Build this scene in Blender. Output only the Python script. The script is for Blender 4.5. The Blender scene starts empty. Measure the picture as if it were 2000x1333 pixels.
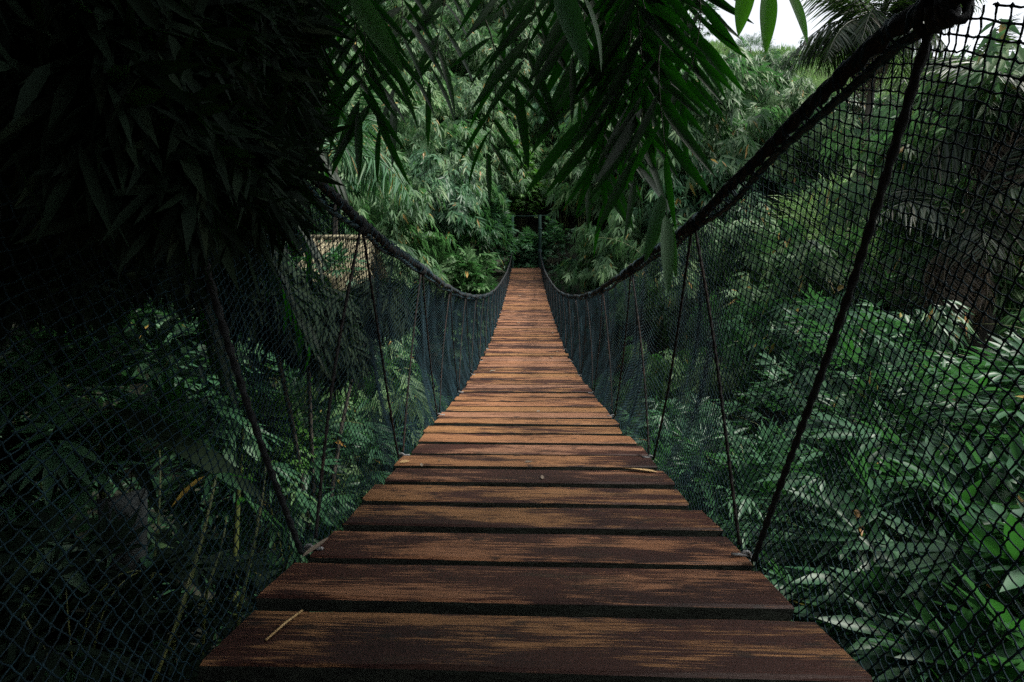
import bpy, math, random
import numpy as np
from mathutils import Vector, Matrix, Euler

rng = np.random.default_rng(7)
random.seed(7)
scene = bpy.context.scene
COL = scene.collection
R = math.radians

# ---------------------------------------------------------------- camera
PITCH, YAW, LENS = R(7.2), R(1.55), 18.0
cd = bpy.data.cameras.new('camera')
cam = bpy.data.objects.new('camera', cd)
COL.objects.link(cam)
cd.lens = LENS
cd.sensor_width = 36.0
cd.clip_start = 0.05
cd.clip_end = 3000
cam.location = (0, 0, 0)
cam.rotation_euler = (R(90) - PITCH, 0, YAW)
scene.camera = cam

# ---------------------------------------------------------------- world, sun, exposure
SUN_EL, SUN_AZ = R(56), R(100)          # azimuth clockwise from +Y (north)
w = bpy.data.worlds.new('World')
scene.world = w
w.use_nodes = True
nt = w.node_tree
sky = nt.nodes.new('ShaderNodeTexSky')
sky.sky_type = 'NISHITA'
sky.sun_disc = False
sky.sun_elevation = SUN_EL
sky.sun_rotation = SUN_AZ
sky.air_density = 1.0
sky.dust_density = 2.5
sky.ozone_density = 1.0
hs = nt.nodes.new('ShaderNodeHueSaturation')
hs.inputs['Saturation'].default_value = 0.22      # overcast: nearly grey
nt.links.new(sky.outputs['Color'], hs.inputs['Color'])
bg = nt.nodes['Background']
bg.inputs['Strength'].default_value = 0.065
nt.links.new(hs.outputs['Color'], bg.inputs['Color'])

sd = bpy.data.lights.new('sun', 'SUN')
sun = bpy.data.objects.new('sun', sd)
COL.objects.link(sun)
sd.energy = 1.5
sd.angle = R(14)
sd.color = (1.0, 0.96, 0.87)
sdir = Vector((math.sin(SUN_AZ) * math.cos(SUN_EL), math.cos(SUN_AZ) * math.cos(SUN_EL), math.sin(SUN_EL)))
sun.rotation_euler = sdir.to_track_quat('Z', 'Y').to_euler()
sun.location = (0, 0, 40)

scene.view_settings.view_transform = 'Standard'
scene.view_settings.look = 'None'
scene.view_settings.exposure = 2.1
scene.view_settings.gamma = 1.0
scene.view_settings.use_curve_mapping = False
cy = scene.cycles
cy.use_denoising = False          # the photograph has visible film grain
cy.max_bounces = 5
cy.diffuse_bounces = 3
cy.glossy_bounces = 2
cy.transmission_bounces = 3
cy.transparent_max_bounces = 4

# ---------------------------------------------------------------- small helpers
CP, SP, CYW, SYW = math.cos(PITCH), math.sin(PITCH), math.cos(YAW), math.sin(YAW)


def at(u, v, d):
    """A point seen at photo position (u, v) (2000 x 1333), d metres along the view axis."""
    xc, yc = (u - 1000.0) / 1000.0 * d, (666.5 - v) / 1000.0 * d
    y = d * CP + yc * SP
    z = -d * SP + yc * CP
    return np.array([xc * CYW - y * SYW, xc * SYW + y * CYW, z])


def unit(a):
    a = np.asarray(a, float)
    return a / np.maximum(np.linalg.norm(a, axis=-1, keepdims=True), 1e-9)


def hermite(ps, x):
    ps = np.asarray(ps, float)
    xs, ys = ps[:, 0], ps[:, 1]
    m = np.gradient(ys, xs)
    x = np.asarray(x, float)
    k = np.clip(np.searchsorted(xs, x) - 1, 0, len(xs) - 2)
    h = xs[k + 1] - xs[k]
    t = (x - xs[k]) / h
    t2, t3 = t * t, t * t * t
    return (2 * t3 - 3 * t2 + 1) * ys[k] + (t3 - 2 * t2 + t) * h * m[k] + (3 * t2 - 2 * t3) * ys[k + 1] + (t3 - t2) * h * m[k + 1]


def make_mesh(name, verts, faces=None, tris=None, quads=None, mat=None, var=None, smooth=False):
    me = bpy.data.meshes.new(name)
    if faces is not None:
        me.from_pydata([tuple(v) for v in verts], [], faces)
    else:
        verts = np.asarray(verts, np.float32)
        nt_ = 0 if tris is None else len(tris)
        nq = 0 if quads is None else len(quads)
        me.vertices.add(len(verts))
        me.vertices.foreach_set('co', verts.ravel())
        idx = []
        if nt_:
            idx.append(np.asarray(tris, np.int32).ravel())
        if nq:
            idx.append(np.asarray(quads, np.int32).ravel())
        idx = np.concatenate(idx)
        me.loops.add(len(idx))
        me.loops.foreach_set('vertex_index', idx)
        me.polygons.add(nt_ + nq)
        starts = np.concatenate([np.arange(nt_) * 3, nt_ * 3 + np.arange(nq) * 4]).astype(np.int32)
        me.polygons.foreach_set('loop_start', starts)
        me.update(calc_edges=True)
    if var is not None:
        a = me.attributes.new('var', 'FLOAT', 'POINT')
        a.data.foreach_set('value', np.asarray(var, np.float32))
    if smooth:
        me.polygons.foreach_set('use_smooth', np.ones(len(me.polygons), bool))
    if mat:
        me.materials.append(mat)
    return me


def link(name, me, parent=None, loc=None, kind=None):
    o = bpy.data.objects.new(name, me)
    COL.objects.link(o)
    if parent is not None:
        o.parent = parent
    if loc is not None:
        o.location = [float(c) for c in loc]
    if kind:
        o['kind'] = kind
    return o


def tag(o, label, cat, group=None):
    o['label'] = label
    o['category'] = cat
    if group:
        o['group'] = group
    return o


def thing(name, label, cat, loc=(0, 0, 0), group=None):
    return tag(link(name, None, loc=loc), label, cat, group)


class Geo:
    """Collects vertices and faces (arrays) into one mesh."""
    def __init__(self):
        self.v, self.t, self.q, self.a, self.n = [], [], [], [], 0

    def add(self, v, tris=None, quads=None, var=0.4):
        v = np.asarray(v, float).reshape(-1, 3)
        self.v.append(v)
        if tris is not None and len(tris):
            self.t.append(np.asarray(tris) + self.n)
        if quads is not None and len(quads):
            self.q.append(np.asarray(quads) + self.n)
        self.a.append(np.broadcast_to(np.asarray(var, float), (len(v),)))
        self.n += len(v)

    def mesh(self, name, mat, smooth=False):
        return make_mesh(name, np.concatenate(self.v), tris=np.concatenate(self.t) if self.t else None,
                         quads=np.concatenate(self.q) if self.q else None, mat=mat, var=np.concatenate(self.a), smooth=smooth)


def tube_arrays(path, rad, sides=6, lobes=0, pitch=0.06, cap=False):
    """Tube along a polyline; lobes > 0 gives a laid rope."""
    path = np.asarray(path, float)
    n = len(path)
    rad = np.broadcast_to(np.asarray(rad, float), (n,))
    tan = unit(np.gradient(path, axis=0))
    ref = np.array([0, 0, 1.0]) if abs(tan[:, 2]).mean() < 0.8 else np.array([1.0, 0, 0])
    b = unit(np.cross(tan, ref))
    c = np.cross(b, tan)
    s = np.concatenate([[0], np.cumsum(np.linalg.norm(np.diff(path, axis=0), axis=1))])
    ang = np.linspace(0, 2 * math.pi, sides, endpoint=False)
    A = ang[None, :] + np.zeros((n, 1))
    rr = rad[:, None] * (1 + (0.24 * np.cos(lobes * A - s[:, None] / pitch * 2 * math.pi) if lobes else 0))
    v = path[:, None, :] + rr[..., None] * (np.cos(A)[..., None] * b[:, None] + np.sin(A)[..., None] * c[:, None])
    i = np.arange(n - 1)[:, None] * sides
    j = np.arange(sides)[None, :]
    k = (j + 1) % sides
    q = np.stack([i + j, i + k, i + sides + k, i + sides + j], -1).reshape(-1, 4)
    v = v.reshape(-1, 3)
    tr = None
    if cap:
        v = np.concatenate([v, path[[0, -1]]])
        a, e = n * sides, (n - 1) * sides
        tr = [[a, (x + 1) % sides, x] for x in range(sides)] + [[a + 1, e + x, e + (x + 1) % sides] for x in range(sides)]
    return v, tr, q


def sticks_arrays(p0, p1, rad, sides=3):
    """Many straight prisms at once."""
    p0, p1 = np.asarray(p0, float), np.asarray(p1, float)
    n = len(p0)
    t = unit(p1 - p0)
    ref = np.where(np.abs(t[:, 2:3]) < 0.9, np.array([[0, 0, 1.0]]), np.array([[1.0, 0, 0]]))
    b = unit(np.cross(t, ref))
    c = np.cross(b, t)
    rad = np.broadcast_to(np.asarray(rad, float), (n,))
    ang = np.linspace(0, 2 * math.pi, sides, endpoint=False)
    off = rad[:, None, None] * (np.cos(ang)[None, :, None] * b[:, None] + np.sin(ang)[None, :, None] * c[:, None])
    v = np.concatenate([p0[:, None] + off, p1[:, None] + off], 1).reshape(-1, 3)
    base = np.arange(n)[:, None, None] * (2 * sides)
    j = np.arange(sides)
    k = (j + 1) % sides
    q = np.stack([j, k, sides + k, sides + j], -1)[None] + base
    return v, q.reshape(-1, 4)


# ---------------------------------------------------------------- leaves
LOW_T = [(0, 0, 0, 0), (.36, .5, 0, .10), (.36, 0, 0, 0), (.36, -.5, 0, .10), (1, 0, 0, 0)]
LOW_TRI = [(0, 2, 1), (0, 3, 2), (1, 2, 4), (2, 3, 4)]
MID_T = [(0, 0, 0, 0), (.22, .42, 0, .10), (.22, 0, 0, 0), (.22, -.42, 0, .10), (.58, .46, 0, .08), (.58, 0, 0, 0), (.58, -.46, 0, .08), (1, 0, 0, 0)]
MID_TRI = [(0, 2, 1), (0, 3, 2), (1, 2, 5), (1, 5, 4), (2, 3, 6), (2, 6, 5), (4, 5, 7), (5, 6, 7)]


def leaves(geo, P, D, N, L, wr=0.16, var=0.4, droop=0.15, detail='low'):
    """n leaves: base P, direction D, face normal N, length L, width ratio wr."""
    P, D, N = np.asarray(P, float), unit(D), np.asarray(N, float)
    n = len(P)
    if n == 0:
        return
    T, TR = (LOW_T, LOW_TRI) if detail == 'low' else (MID_T, MID_TRI)
    T = np.asarray(T, float)
    B = unit(np.cross(N, D))
    N = np.cross(D, B)
    L = np.broadcast_to(np.asarray(L, float), (n,))
    wr = np.broadcast_to(np.asarray(wr, float), (n,))
    dr = np.broadcast_to(np.asarray(droop, float), (n,))
    t = T[None, :, 0:1]
    v = P[:, None] + L[:, None, None] * (t * D[:, None] + (wr[:, None, None] * T[None, :, 1:2]) * B[:, None]
                                         + (wr[:, None, None] * 2 * T[None, :, 3:4]) * N[:, None])
    v[..., 2] -= (dr * L)[:, None] * T[None, :, 0] ** 2
    tri = np.asarray(TR)[None] + np.arange(n)[:, None, None] * len(T)
    va = np.repeat(np.broadcast_to(np.asarray(var, float), (n,)), len(T))
    geo.add(v.reshape(-1, 3), tris=tri.reshape(-1, 3), var=va)


def leaf_mesh(name, mat, wr, bend, twist, var, fold=0.10, nst=8, shape=0.75):
    """One detailed leaf of unit length along +X, midrib folded, bending towards -Z."""
    vs, fs = [], []
    for i in range(nst + 1):
        t = i / nst
        hw = wr * 0.5 * (math.sin(math.pi * min(1, t ** shape)) ** 0.8 if 0 < t < 1 else 0) + 0.002
        x, z = t - bend * 0.25 * t * t, -bend * t * t * 0.5
        tw = twist * t
        for s in (1, 0, -1):
            y, dz = s * hw, abs(s) * hw * fold * 4
            vs.append((x, y * math.cos(tw) - dz * math.sin(tw), z + y * math.sin(tw) + dz * math.cos(tw)))
    for i in range(nst):
        a = i * 3
        fs += [(a, a + 1, a + 4, a + 3), (a + 1, a + 2, a + 5, a + 4)]
    return make_mesh(name, vs, faces=fs, mat=mat, var=[var] * len(vs), smooth=True)


def leaf_matrix(P, D, N, L):
    D = unit(D)
    B = unit(np.cross(N, D))
    N = np.cross(D, B)
    return Matrix(((D[0] * L, B[0] * L, N[0] * L, P[0]), (D[1] * L, B[1] * L, N[1] * L, P[1]), (D[2] * L, B[2] * L, N[2] * L, P[2]), (0, 0, 0, 1)))


# ---------------------------------------------------------------- materials
def new_mat(name):
    m = bpy.data.materials.new(name)
    m.use_nodes = True
    n = m.node_tree.nodes
    return m, n, m.node_tree.links, n['Principled BSDF']


def ramp(n, stops, interp='LINEAR'):
    r = n.new('ShaderNodeValToRGB')
    e = r.color_ramp.elements
    e[0].position, e[0].color = stops[0][0], (*stops[0][1], 1)
    e[1].position, e[1].color = stops[-1][0], (*stops[-1][1], 1)
    for p, c in stops[1:-1]:
        x = e.new(p)
        x.color = (*c, 1)
    r.color_ramp.interpolation = interp
    return r


def leaf_material(name, stops, rough=0.40, trans=(0.06, 0.20, 0.05), tmix=0.26, veins=False, spec=0.25):
    m, n, l, p = new_mat(name)
    a = n.new('ShaderNodeAttribute')
    a.attribute_name = 'var'
    r = ramp(n, stops)
    l.new(a.outputs['Fac'], r.inputs['Fac'])
    col = r.outputs['Color']
    tc = n.new('ShaderNodeTexCoord')
    if veins:
        mp = n.new('ShaderNodeMapping')
        mp.inputs['Scale'].default_value = (2.2, 95, 1)
        l.new(tc.outputs['Object'], mp.inputs['Vector'])
        ns = n.new('ShaderNodeTexNoise')
        ns.inputs['Scale'].default_value = 1.0
        ns.inputs['Detail'].default_value = 3
        l.new(mp.outputs['Vector'], ns.inputs['Vector'])
        mx = n.new('ShaderNodeMixRGB')
        mx.blend_type = 'MULTIPLY'
        mx.inputs['Fac'].default_value = 0.75
        vr = ramp(n, [(0.3, (0.55, 0.55, 0.55)), (0.7, (1.25, 1.25, 1.2))])
        l.new(ns.outputs['Fac'], vr.inputs['Fac'])
        l.new(col, mx.inputs['Color1'])
        l.new(vr.outputs['Color'], mx.inputs['Color2'])
        col = mx.outputs['Color']
        bp = n.new('ShaderNodeBump')
        bp.inputs['Strength'].default_value = 0.25
        bp.inputs['Distance'].default_value = 0.003
        l.new(ns.outputs['Fac'], bp.inputs['Height'])
        l.new(bp.outputs['Normal'], p.inputs['Normal'])
    l.new(col, p.inputs['Base Color'])
    p.inputs['Roughness'].default_value = rough
    p.inputs['Specular IOR Level'].default_value = spec
    t = n.new('ShaderNodeBsdfTranslucent')
    t.inputs['Color'].default_value = (*trans, 1)
    ms = n.new('ShaderNodeMixShader')
    ms.inputs['Fac'].default_value = tmix
    l.new(p.outputs['BSDF'], ms.inputs[1])
    l.new(t.outputs['BSDF'], ms.inputs[2])
    l.new(ms.outputs['Shader'], n['Material Output'].inputs['Surface'])
    return m


GREEN = [(0, (.013, .042, .022)), (.35, (.032, .090, .045)), (.7, (.064, .145, .072)), (.9, (.105, .185, .08)), (.93, (.22, .17, .03)), (1, (.30, .15, .05))]
SHADED_G = [(0, (.005, .010, .007)), (.6, (.010, .021, .012)), (1, (.022, .034, .017))]  # near-black greens: deep shade put into the leaf colour
M_LEAF = leaf_material('bamboo_leaf', GREEN)
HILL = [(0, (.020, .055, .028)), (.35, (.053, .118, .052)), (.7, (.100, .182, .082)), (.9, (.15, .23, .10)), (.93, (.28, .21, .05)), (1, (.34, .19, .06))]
M_HILL = leaf_material('brightened_bamboo_leaf', HILL, rough=.5, tmix=.32, spec=.25, trans=(.09, .25, .07))  # hillside greens raised to stand in for stronger light
M_LEAF2 = leaf_material('bamboo_leaf_light', [(0, (.030, .075, .030)), (.5, (.085, .165, .065)), (.9, (.14, .22, .09)), (.93, (.26, .2, .05)), (1, (.3, .17, .06))], spec=.2, rough=.5)
M_LEAF3 = leaf_material('bamboo_leaf_deep', [(0, (.010, .032, .02)), (.5, (.024, .072, .040)), (.9, (.05, .11, .055)), (.93, (.2, .15, .05)), (1, (.25, .13, .05))], spec=.35, rough=.38)
M_LEAFV = leaf_material('bamboo_leaf_veined', GREEN, veins=True, rough=0.48, trans=(0.05, 0.22, 0.03), tmix=0.24)
M_HLEAF = leaf_material('hanging_leaf', [(0, (.008, .018, .011)), (.5, (.020, .045, .024)), (.9, (.06, .10, .05))], veins=True, rough=0.5, trans=(0.03, 0.26, 0.006), tmix=0.15, spec=0.2)  # darkened copy of the bamboo leaf: silhouette shade put into its colour
M_SUNLEAF = leaf_material('backlit_leaf', GREEN, veins=True, rough=.5, trans=(.14, .55, .02), tmix=.55, spec=.3)  # lit copy of the veined leaf: backlight boosted in its translucent colour
M_SHADED = leaf_material('shade_painted_leaf', SHADED_G, rough=0.75, trans=(0.012, 0.05, 0.006), tmix=0.12, spec=.08)
M_LIME = leaf_material('lime_leaf', [(0, (.025, .075, .02)), (.5, (.06, .15, .035)), (1, (.11, .22, .05))], trans=(0.10, 0.32, 0.03))
M_GRASS = leaf_material('grass_blade', [(0, (.10, .20, .07)), (.6, (.21, .34, .14)), (1, (.31, .38, .19))], rough=0.5, trans=(0.2, 0.4, 0.1))
M_PALM = leaf_material('palm_leaflet', [(0, (.018, .03, .022)), (.6, (.04, .06, .04)), (1, (.11, .10, .075))], rough=0.4, trans=(0.06, 0.15, 0.02), tmix=0.2)
M_DRY = leaf_material('dry_leaf', [(0, (.04, .036, .032)), (.5, (.10, .085, .07)), (1, (.25, .20, .15))], rough=0.7, trans=(0.25, 0.16, 0.07), tmix=0.2)


def noise_mat(name, c0, c1, scale=4, rough=0.8, stretch=(1, 1, 1), bump=0.3, detail=6, coord='Object', lo=0.35, hi=0.65, spec=0.4):
    m, n, l, p = new_mat(name)
    tc = n.new('ShaderNodeTexCoord')
    mp = n.new('ShaderNodeMapping')
    mp.inputs['Scale'].default_value = stretch
    l.new(tc.outputs[coord], mp.inputs['Vector'])
    ns = n.new('ShaderNodeTexNoise')
    ns.inputs['Scale'].default_value = scale
    ns.inputs['Detail'].default_value = detail
    ns.inputs['Roughness'].default_value = 0.65
    l.new(mp.outputs['Vector'], ns.inputs['Vector'])
    r = ramp(n, [(lo, c0), (hi, c1)])
    l.new(ns.outputs['Fac'], r.inputs['Fac'])
    l.new(r.outputs['Color'], p.inputs['Base Color'])
    p.inputs['Roughness'].default_value = rough
    p.inputs['Specular IOR Level'].default_value = spec
    if bump:
        b = n.new('ShaderNodeBump')
        b.inputs['Strength'].default_value = bump
        b.inputs['Distance'].default_value = 0.02
        l.new(ns.outputs['Fac'], b.inputs['Height'])
        l.new(b.outputs['Normal'], p.inputs['Normal'])
    return m


M_SOIL = noise_mat('forest_soil', (.008, .010, .006), (.022, .024, .013), scale=3, bump=0.8, rough=0.95)
M_ROPE = noise_mat('dark_rope', (.005, .007, .008), (.015, .019, .021), scale=40, rough=0.85)
M_BLUEROPE = noise_mat('blue_rope', (.010, .030, .038), (.03, .075, .09), scale=30, rough=0.7)
M_HANG = noise_mat('rusty_hanger', (.008, .007, .007), (.05, .022, .014), scale=7, rough=0.85, lo=.5, hi=.78)
M_NET = noise_mat('net_cord', (.003, .011, .016), (.009, .033, .044), scale=18, rough=0.7, bump=0, spec=.2)
M_METAL = noise_mat('galvanised_metal', (.10, .105, .11), (.30, .30, .30), scale=30, rough=0.5)
M_POST = noise_mat('green_post_paint', (.010, .022, .019), (.014, .030, .026), scale=12, rough=0.95, spec=.05)
M_BARK = noise_mat('bark', (.025, .022, .018), (.075, .065, .052), scale=9, stretch=(1, 1, .25), bump=0.8)
M_CULM = noise_mat('bamboo_culm_skin', (.04, .065, .018), (.12, .13, .04), scale=5, rough=0.45, bump=0.1)
M_TWIG = noise_mat('twig_skin', (.02, .03, .012), (.05, .055, .02), scale=15, rough=0.7, bump=0.1)
M_THATCH = noise_mat('thatch_straw', (.04, .034, .02), (.34, .30, .19), scale=14, stretch=(1, 1, 1), rough=0.85, bump=0.5)
M_STONE = noise_mat('weathered_stump', (.015, .020, .020), (.05, .06, .06), scale=10, rough=0.9, bump=0.6)
M_FLOWER = noise_mat('cream_flower', (.40, .42, .30), (.62, .62, .48), scale=20, rough=0.8, bump=0)
M_STRAW = noise_mat('straw', (.35, .22, .09), (.55, .38, .18), scale=20, rough=0.6, bump=0)


def wood_material():
    m, n, l, p = new_mat('worn_plank_wood')
    tc = n.new('ShaderNodeTexCoord')
    oi = n.new('ShaderNodeObjectInfo')
    off = n.new('ShaderNodeVectorMath')
    off.operation = 'SCALE'
    off.inputs[0].default_value = (37.0, 91.0, 53.0)
    l.new(oi.outputs['Random'], off.inputs['Scale'])
    addv = n.new('ShaderNodeVectorMath')
    l.new(tc.outputs['Object'], addv.inputs[0])
    l.new(off.outputs['Vector'], addv.inputs[1])

    def noise(scale, detail, rough=0.6):
        mp = n.new('ShaderNodeMapping')
        mp.inputs['Scale'].default_value = scale
        l.new(addv.outputs['Vector'], mp.inputs['Vector'])
        x = n.new('ShaderNodeTexNoise')
        x.inputs['Scale'].default_value = 1
        x.inputs['Detail'].default_value = detail
        x.inputs['Roughness'].default_value = rough
        l.new(mp.outputs['Vector'], x.inputs['Vector'])
        return x.outputs['Fac']

    def math_(op, a, b):
        x = n.new('ShaderNodeMath')
        x.operation = op
        for i, s in enumerate((a, b)):
            if isinstance(s, (int, float)):
                x.inputs[i].default_value = s
            else:
                l.new(s, x.inputs[i])
        return x.outputs[0]

    def mix(f, a, b, mode='MIX'):
        x = n.new('ShaderNodeMixRGB')
        x.blend_type = mode
        for k, s in (('Fac', f), ('Color1', a), ('Color2', b)):
            if isinstance(s, tuple):
                x.inputs[k].default_value = (*s, 1)
            elif isinstance(s, (int, float)):
                x.inputs[k].default_value = s
            else:
                l.new(s, x.inputs[k])
        return x.outputs['Color']

    big = noise((2.2, 9, 3), 3)
    streak = noise((4.2, 150, 8), 9, 0.78)
    grain = noise((9, 420, 20), 4)
    fine = noise((9.5, 330, 12), 6, 0.7)
    # where the dark coat has worn off
    wear = math_('ADD', math_('ADD', math_('MULTIPLY', streak, 0.62), math_('MULTIPLY', fine, 0.38)), math_('MULTIPLY', math_('SUBTRACT', big, 0.5), 0.75))
    rnd = math_('MULTIPLY', math_('SUBTRACT', oi.outputs['Random'], 0.5), 0.17)
    wear = math_('ADD', wear, rnd)
    mr = ramp(n, [(0.452, (0, 0, 0)), (0.495, (1, 1, 1))])
    l.new(wear, mr.inputs['Fac'])
    tone = noise((1.3, 3, 1), 2)
    dr = ramp(n, [(0.3, (.020, .0085, .007)), (0.7, (.058, .021, .014))])
    l.new(tone, dr.inputs['Fac'])
    wr_ = ramp(n, [(0.3, (.175, .086, .043)), (0.7, (.30, .165, .095))])
    l.new(grain, wr_.inputs['Fac'])
    # per plank tint: some pinkish grey, some golden
    tint = ramp(n, [(0.0, (.95, .90, .66)), (0.5, (1.05, .90, .80)), (1.0, (.92, .90, 1.02))])
    fr = n.new('ShaderNodeMath')
    fr.operation = 'FRACT'
    l.new(math_('MULTIPLY', oi.outputs['Random'], 7.3), fr.inputs[0])
    l.new(fr.outputs[0], tint.inputs['Fac'])
    worn = mix(1.0, wr_.outputs['Color'], tint.outputs['Color'], 'MULTIPLY')
    col = mix(mr.outputs['Color'], dr.outputs['Color'], worn)
    # fine grain lines
    gr = ramp(n, [(0.3, (.62, .62, .62)), (0.6, (1.1, 1.1, 1.1))])
    l.new(grain, gr.inputs['Fac'])
    col = mix(0.8, col, gr.outputs['Color'], 'MULTIPLY')
    # mould spots
    mp = n.new('ShaderNodeMapping')
    mp.inputs['Scale'].default_value = (9, 22, 9)
    l.new(addv.outputs['Vector'], mp.inputs['Vector'])
    dist = n.new('ShaderNodeTexNoise')
    dist.inputs['Scale'].default_value = 3
    l.new(mp.outputs['Vector'], dist.inputs['Vector'])
    dv = n.new('ShaderNodeVectorMath')
    dv.operation = 'MULTIPLY_ADD'
    l.new(dist.outputs['Color'], dv.inputs[0])
    dv.inputs[1].default_value = (.5, .5, .5)
    l.new(mp.outputs['Vector'], dv.inputs[2])
    vo = n.new('ShaderNodeTexVoronoi')
    vo.inputs['Scale'].default_value = 1.0
    l.new(dv.outputs['Vector'], vo.inputs['Vector'])
    sp = ramp(n, [(0.12, (1, 1, 1)), (0.24, (0, 0, 0))])
    l.new(vo.outputs['Distance'], sp.inputs['Fac'])
    sm = math_('MULTIPLY', sp.outputs['Color'], math_('GREATER_THAN', big, 0.47))
    col = mix(math_('MULTIPLY', sm, 0.75), col, (.018, .012, .010))
    # a little green algae
    al = ramp(n, [(0.58, (0, 0, 0)), (0.75, (.5, .5, .5))])
    l.new(noise((3, 14, 5), 5), al.inputs['Fac'])
    col = mix(al.outputs['Color'], col, (.030, .036, .022))
    l.new(col, p.inputs['Base Color'])
    rr = ramp(n, [(0.3, (.34, .34, .34)), (0.7, (.68, .68, .68))])
    l.new(streak, rr.inputs['Fac'])
    l.new(rr.outputs['Color'], p.inputs['Roughness'])
    p.inputs['Specular IOR Level'].default_value = 0.28
    b = n.new('ShaderNodeBump')
    b.inputs['Strength'].default_value = 0.5
    b.inputs['Distance'].default_value = 0.002
    l.new(math_('ADD', grain, streak), b.inputs['Height'])
    l.new(b.outputs['Normal'], p.inputs['Normal'])
    return m


M_WOOD = wood_material()
M_EDGE = noise_mat('mossy_plank_edge', (.008, .011, .008), (.022, .028, .020), scale=14, stretch=(1, 4, 4), rough=.9)

# ---------------------------------------------------------------- terrain
GY = np.array([-60, -3, -0.4, 1.2, 3, 5.5, 9, 13, 17, 20.5, 22.4, 24, 27, 32, 38, 46, 54, 62, 130, 400], float)
GZ = np.array([-1, -.95, -.98, -2.4, -3.5, -4.8, -5.6, -5.2, -3.4, -1.2, .12, .3, 1.9, 5.6, 11.2, 19, 26, 30, 34, 40], float)


def sstep(a, b, x):
    t = np.clip((x - a) / (b - a), 0, 1)
    return t * t * (3 - 2 * t)


def ground(x, y):
    x, y = np.asarray(x, float), np.asarray(y, float)
    z = np.interp(y, GY, GZ)
    ax = np.abs(x)
    side = sstep(-1, 3, y) * (1 - sstep(24, 36, y))
    z = z + side * np.where(x > 0, np.clip(x - 2.2, 0, 30) * 0.42, np.clip(-x - 2.0, 0, 30) * 0.48)
    near = (1 - sstep(2, 7, np.hypot(ax - 4, y - 3))) * 0.8
    z = z + near
    crest = 40 - 20.1 * sstep(6, 15, x) - 2.4 * sstep(19, 34, x) + .5 * np.sin(x * .9) + .3 * np.sin(x * 2.3 + 1)
    z = np.where(z > crest - 1.5, crest - 1.5 + 1.5 * np.tanh((z - crest + 1.5) / 4), z)
    z = z + (0.22 * np.sin(x * 1.3 + y * .7) * np.sin(y * 1.1 - x * .4) + .5 * np.sin(x * .31 + 1) * np.sin(y * .37)) * sstep(.9, 3, ax) * sstep(-2, 3, np.abs(y))
    return z


gx = np.concatenate([np.linspace(-400, -45, 14), np.linspace(-42, 50, 140), np.linspace(55, 400, 14)])
gy = np.concatenate([np.linspace(-300, -14, 10), np.linspace(-12, 64, 130), np.linspace(68, 400, 14)])
X, Y = np.meshgrid(gx, gy)
Z = ground(X, Y)
nx, ny = len(gx), len(gy)
ii, jj = np.meshgrid(np.arange(nx - 1), np.arange(ny - 1))
k = (jj * nx + ii).ravel()
link('terrain', make_mesh('terrain', np.stack([X, Y, Z], -1).reshape(-1, 3), quads=np.stack([k, k + 1, k + nx + 1, k + nx], -1), mat=M_SOIL, smooth=True), kind='structure')

# ================================================================ THE BRIDGE
HALF = 0.60
DECK = [(-2.0, -.62), (-1.0, -.63), (0, -.645), (.87, -.705), (1.31, -.76), (2.0, -.841), (2.45, -.881), (3.29, -.953), (4.66, -1.06), (6.13, -1.112),
        (7.97, -1.113), (9.7, -1.03), (11.5, -.90), (13.8, -.71), (16.27, -.44), (19, -.09), (22.2, .36), (23.5, .40)]
RAIL = [(-1.2, .22), (0, .25), (.45, .30), (.66, .334), (.81, .392), (.90, .403), (1.035, .379), (1.19, .345), (1.464, .276), (1.955, .182), (2.4, .12), (2.985, .046),
        (3.94, -.08), (5.2, -.19), (6.47, -.25), (8.3, -.28), (10.35, -.24), (13, -.09), (15.9, .12), (19, .47), (22.0, .98), (22.6, 1.12)]


def zdeck(y):
    return hermite(DECK, np.clip(y, -2, 23.5))


def zrail(y):
    return hermite(RAIL, np.clip(y, -1.2, 22.6))


bridge = thing('suspension_footbridge', 'narrow hanging footbridge of brown planks with dark netting sides crossing the ravine', 'bridge', (0, 0, 0))

# planks: four shared meshes, one object each
def plank_mesh(seed):
    r = np.random.default_rng(seed)
    hw, hl, th = 0.0905, 0.60, 0.034
    nx_ = 9
    xs = np.linspace(-hl, hl, nx_)
    prof = [(-hw, -.006), (-hw + .006, 0), (hw - .006, 0), (hw, -.006), (hw, -th), (-hw, -th)]
    vs = []
    wob = np.cumsum(r.normal(0, .0012, nx_))
    wob -= np.linspace(wob[0], wob[-1], nx_)
    for i, x in enumerate(xs):
        endj = r.normal(0, .004, 6) if i in (0, nx_ - 1) else np.zeros(6)
        x += r.normal(0, .006) if i in (0, nx_ - 1) else 0
        for j, (y, z) in enumerate(prof):
            e = r.normal(0, .0012) if j in (0, 1, 2, 3) else 0
            vs.append((x + endj[j], y + wob[i] + e, z + (r.normal(0, .0010) if j in (1, 2) else 0)))
    m = len(prof)
    fs = []
    for i in range(nx_ - 1):
        for j in range(m):
            a, b = i * m + j, i * m + (j + 1) % m
            fs.append((a, a + m, b + m, b))
    fs.append(tuple(range(m)))
    fs.append(tuple(reversed(range((nx_ - 1) * m, nx_ * m))))
    me = make_mesh('plank', vs, faces=fs, mat=M_WOOD)
    me.materials.append(M_EDGE)
    for k_, p_ in enumerate(me.polygons):
        if k_ >= (nx_ - 1) * m or k_ % m in (3, 4, 5):
            p_.material_index = 1
    return me


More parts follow.
